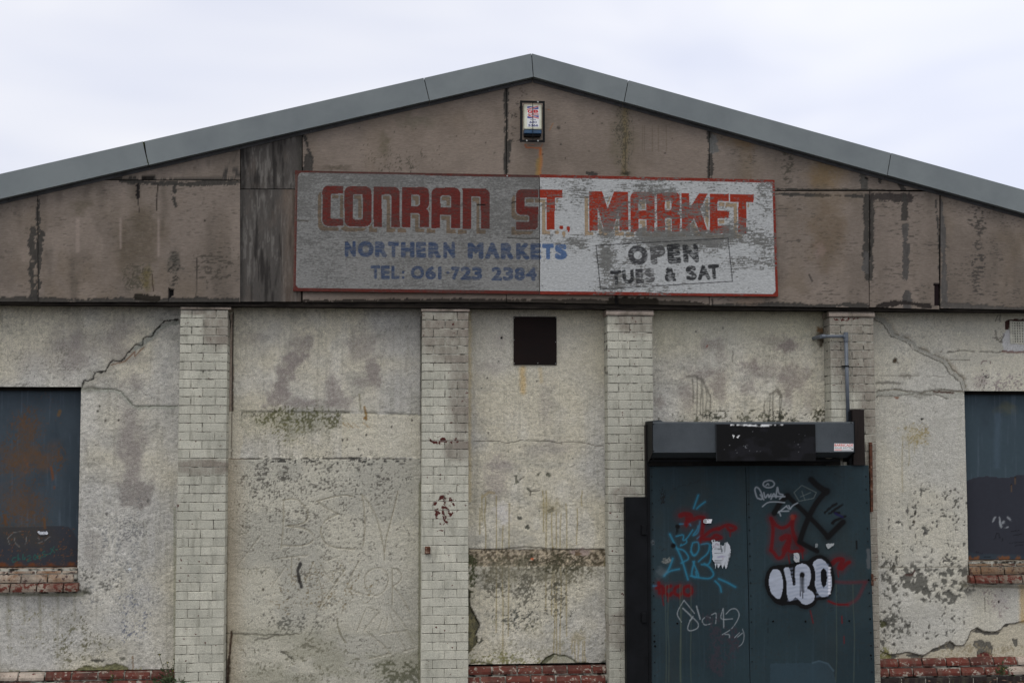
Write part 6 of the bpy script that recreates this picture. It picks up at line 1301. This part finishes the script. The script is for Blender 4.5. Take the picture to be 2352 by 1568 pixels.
MB().tube((pv[0], yp, zb_-.03), (pv[0]-.006, yp, zh-.04), rr_, 16).build('pipe_run', M_pipe, pipe, True); MB().tube((ph[0]+.02, yp, zh), (pv[0]-.03, yp, zh+.002), rr_*.88, 16).build('pipe_run', M_pipe, pipe, True)
MB().tube((pv[0]-.006, yp, zh-.045), (pv[0]-.006, yp, zt_), rr_*1.25, 16).tube((pv[0]-.034, yp, zh), (pv[0]-.006, yp, zh), rr_*1.15, 16).build('tee_joint', M_pipe, pipe)
MB().tube((ph[0]+.03, yp, zh), (ph[0]-.005, yp, zh), rr_*1.12, 16).tube((ph[0]-.003, yp, zh), (ph[0]-.003, .0, zh), rr_*1.05, 16).build('elbow', M_pipe, pipe)
zc_ = W(*ZM((370,517))[0], yp)[1]; MB().tube((pv[0]-.004, yp, zc_-.006), (pv[0]-.004, yp, zc_+.006), rr_*1.25, 16).box(pv[0]-.040, pv[0]+.02, yp+.018, -.202, zc_-.006, zc_+.006).build('pipe_clip', M_guard, pipe)
k0, k1 = W(*ZJ((97,498))[0], -.235), W(*ZJ((140,556))[0], -.235)
br_ = MB().box(k0[0], k1[0], -.24, -.206, k1[1], k0[1], .004).box(k0[0]+.006, k1[0]-.004, -.246, -.2405, k1[1]+.006, k0[1]-.008, .002).build('rusty_bracket', M_rust); tag(br_, 'small square rusty iron stub on the second brick pier', 'bracket')

# ================================================================== PLANTS
def weed(loc, stems, nleaf, label, group=None, seed=1, spread=.1):
    r = random.Random(seed); t = empty('weed', loc, label, 'plant', group)
    for (dx_, dz_, bend) in stems:
        pts = [(loc[0]+dx_*k/6+bend*math.sin(k/6*3), loc[1]-.02*k/6, loc[2]+dz_*k/6) for k in range(7)]; mb = MB()
        for a, b in zip(pts[:-1], pts[1:]): mb.tube(a, b, .0026, 5)
        mb.build('stem', M_stem, t); fl = MB()
        for k in range(1, 7):
            for s_ in (-1, 1):
                if r.random() < .75:
                    p = Vector(pts[k]); d_ = Vector((s_*r.uniform(.01, .028), r.uniform(-.012, .004), r.uniform(.0, .02))); w__ = d_.cross(Vector((0, 1, 0))).normalized()*.004
                    fl.add([p, p+d_*.5+w__, p+d_, p+d_*.5-w__], [(0, 1, 2, 3)])
        p = Vector(pts[-1])
        for q_ in range(3): c_ = p+Vector((r.uniform(-.012, .012), -.002, r.uniform(-.006, .01))); fl.add([c_+Vector((-.005, 0, -.004)), c_+Vector((.005, 0, -.003)), c_+Vector((.004, -.004, .006)), c_+Vector((-.004, -.003, .005))], [(0, 1, 2, 3)])
        fl.build('stem_leaf', M_leaf, t)
        MB().dome((p[0], p[1]-.002, p[2]+.004), .004, .004, 6).build('flower', M_flower, t)
    mb = MB()
    for k in range(nleaf):
        p = Vector((loc[0]+r.gauss(0, spread), loc[1]+r.uniform(-.06, .03), loc[2]+abs(r.gauss(0, .055)))); a = r.uniform(0, 6.28); l_ = r.uniform(.02, .05)
        d_ = Vector((math.cos(a)*l_, r.uniform(-.02, .02), math.sin(a)*l_*.7+.01)); w__ = Vector((-d_.z, .003, d_.x)).normalized()*l_*.17
        mb.add([p, p+d_*.4+w__, p+d_*.75+w__*.7, p+d_, p+d_*.6-w__*.9+Vector((0, -.004, 0))], [(0, 1, 2, 3, 4)])
    o = mb.build('foliage', M_leaf, t); o['kind'] = 'stuff'; return t
a = W(*ZF((1330,1590))[0], -.17)
weed((a[0], -.17, a[1]), [(-.055*1.6, .27, -.004), (-.02, .20, .004), (.045, .235, .004), (.065, .26, -.006), (.03, .13, 0)], 150, 'straggly dark green weed with small yellow flowers at the foot of the left brick pier', seed=4, spread=.075)
a = W(*ZF((880,1568))[0], -.13); weed((a[0], -.13, a[1]), [(.0, .07, .002)], 12, 'dry brown seedling stem rooted on the left plinth ledge', seed=8, spread=.02)
a = W(*ZO((2000,770))[0], -.17); weed((a[0], -.17, a[1]), [(.01, .05, .0)], 46, 'tiny leafy seedling growing on the right plinth ledge', seed=9, spread=.03)
# grass tufts and dead leaves banked against the right footing
g_ = MB(); r = random.Random(5)
for k in range(900):
    x = r.uniform(4.75, 7.2); cl = .5+.5*math.sin(x*5.1); 
    if r.random() > .35+.6*cl: continue
    y = r.uniform(-.34, -.16); h_ = r.uniform(.05, .17)*(.6+.6*cl); dx_ = r.gauss(0, .03); dy_ = r.gauss(0, .02); w__ = .0022
    g_.add([(x-w__, y, .0), (x+w__, y, .0), (x+dx_*.5+w__*.7, y+dy_*.5, h_*.6), (x+dx_, y+dy_, h_), (x+dx_*.5-w__*.7, y+dy_*.5, h_*.6)], [(0, 1, 2, 3, 4)])
o = g_.build('grass', M_grass); tag(o, 'thin green grass blades along the footing right of the door', 'grass', kind='stuff')
l_ = MB()
for k in range(1500):
    x = r.uniform(4.62, 7.2); y = r.uniform(-.345, -.14); z = .015+max(0, r.gauss(.04, .03))*(1+(y+.34)*2); s_ = r.uniform(.015, .035); a = r.uniform(0, 6.28); t_ = r.uniform(-.9, .9)
    ca, sa = math.cos(a)*s_, math.sin(a)*s_; up = math.sin(t_)*s_
    l_.add([(x-ca, y-sa*.5, z), (x+sa*.6, y-ca*.4, z+up), (x+ca, y+sa*.5, z+up*.6), (x-sa*.6, y+ca*.4, z-up*.3)], [(0, 1, 2), (0, 2, 3)])
o = l_.build('leaf_litter', M_litter); tag(o, 'brown dead leaves drifted against the wall foot right of the door', 'leaves', kind='stuff')
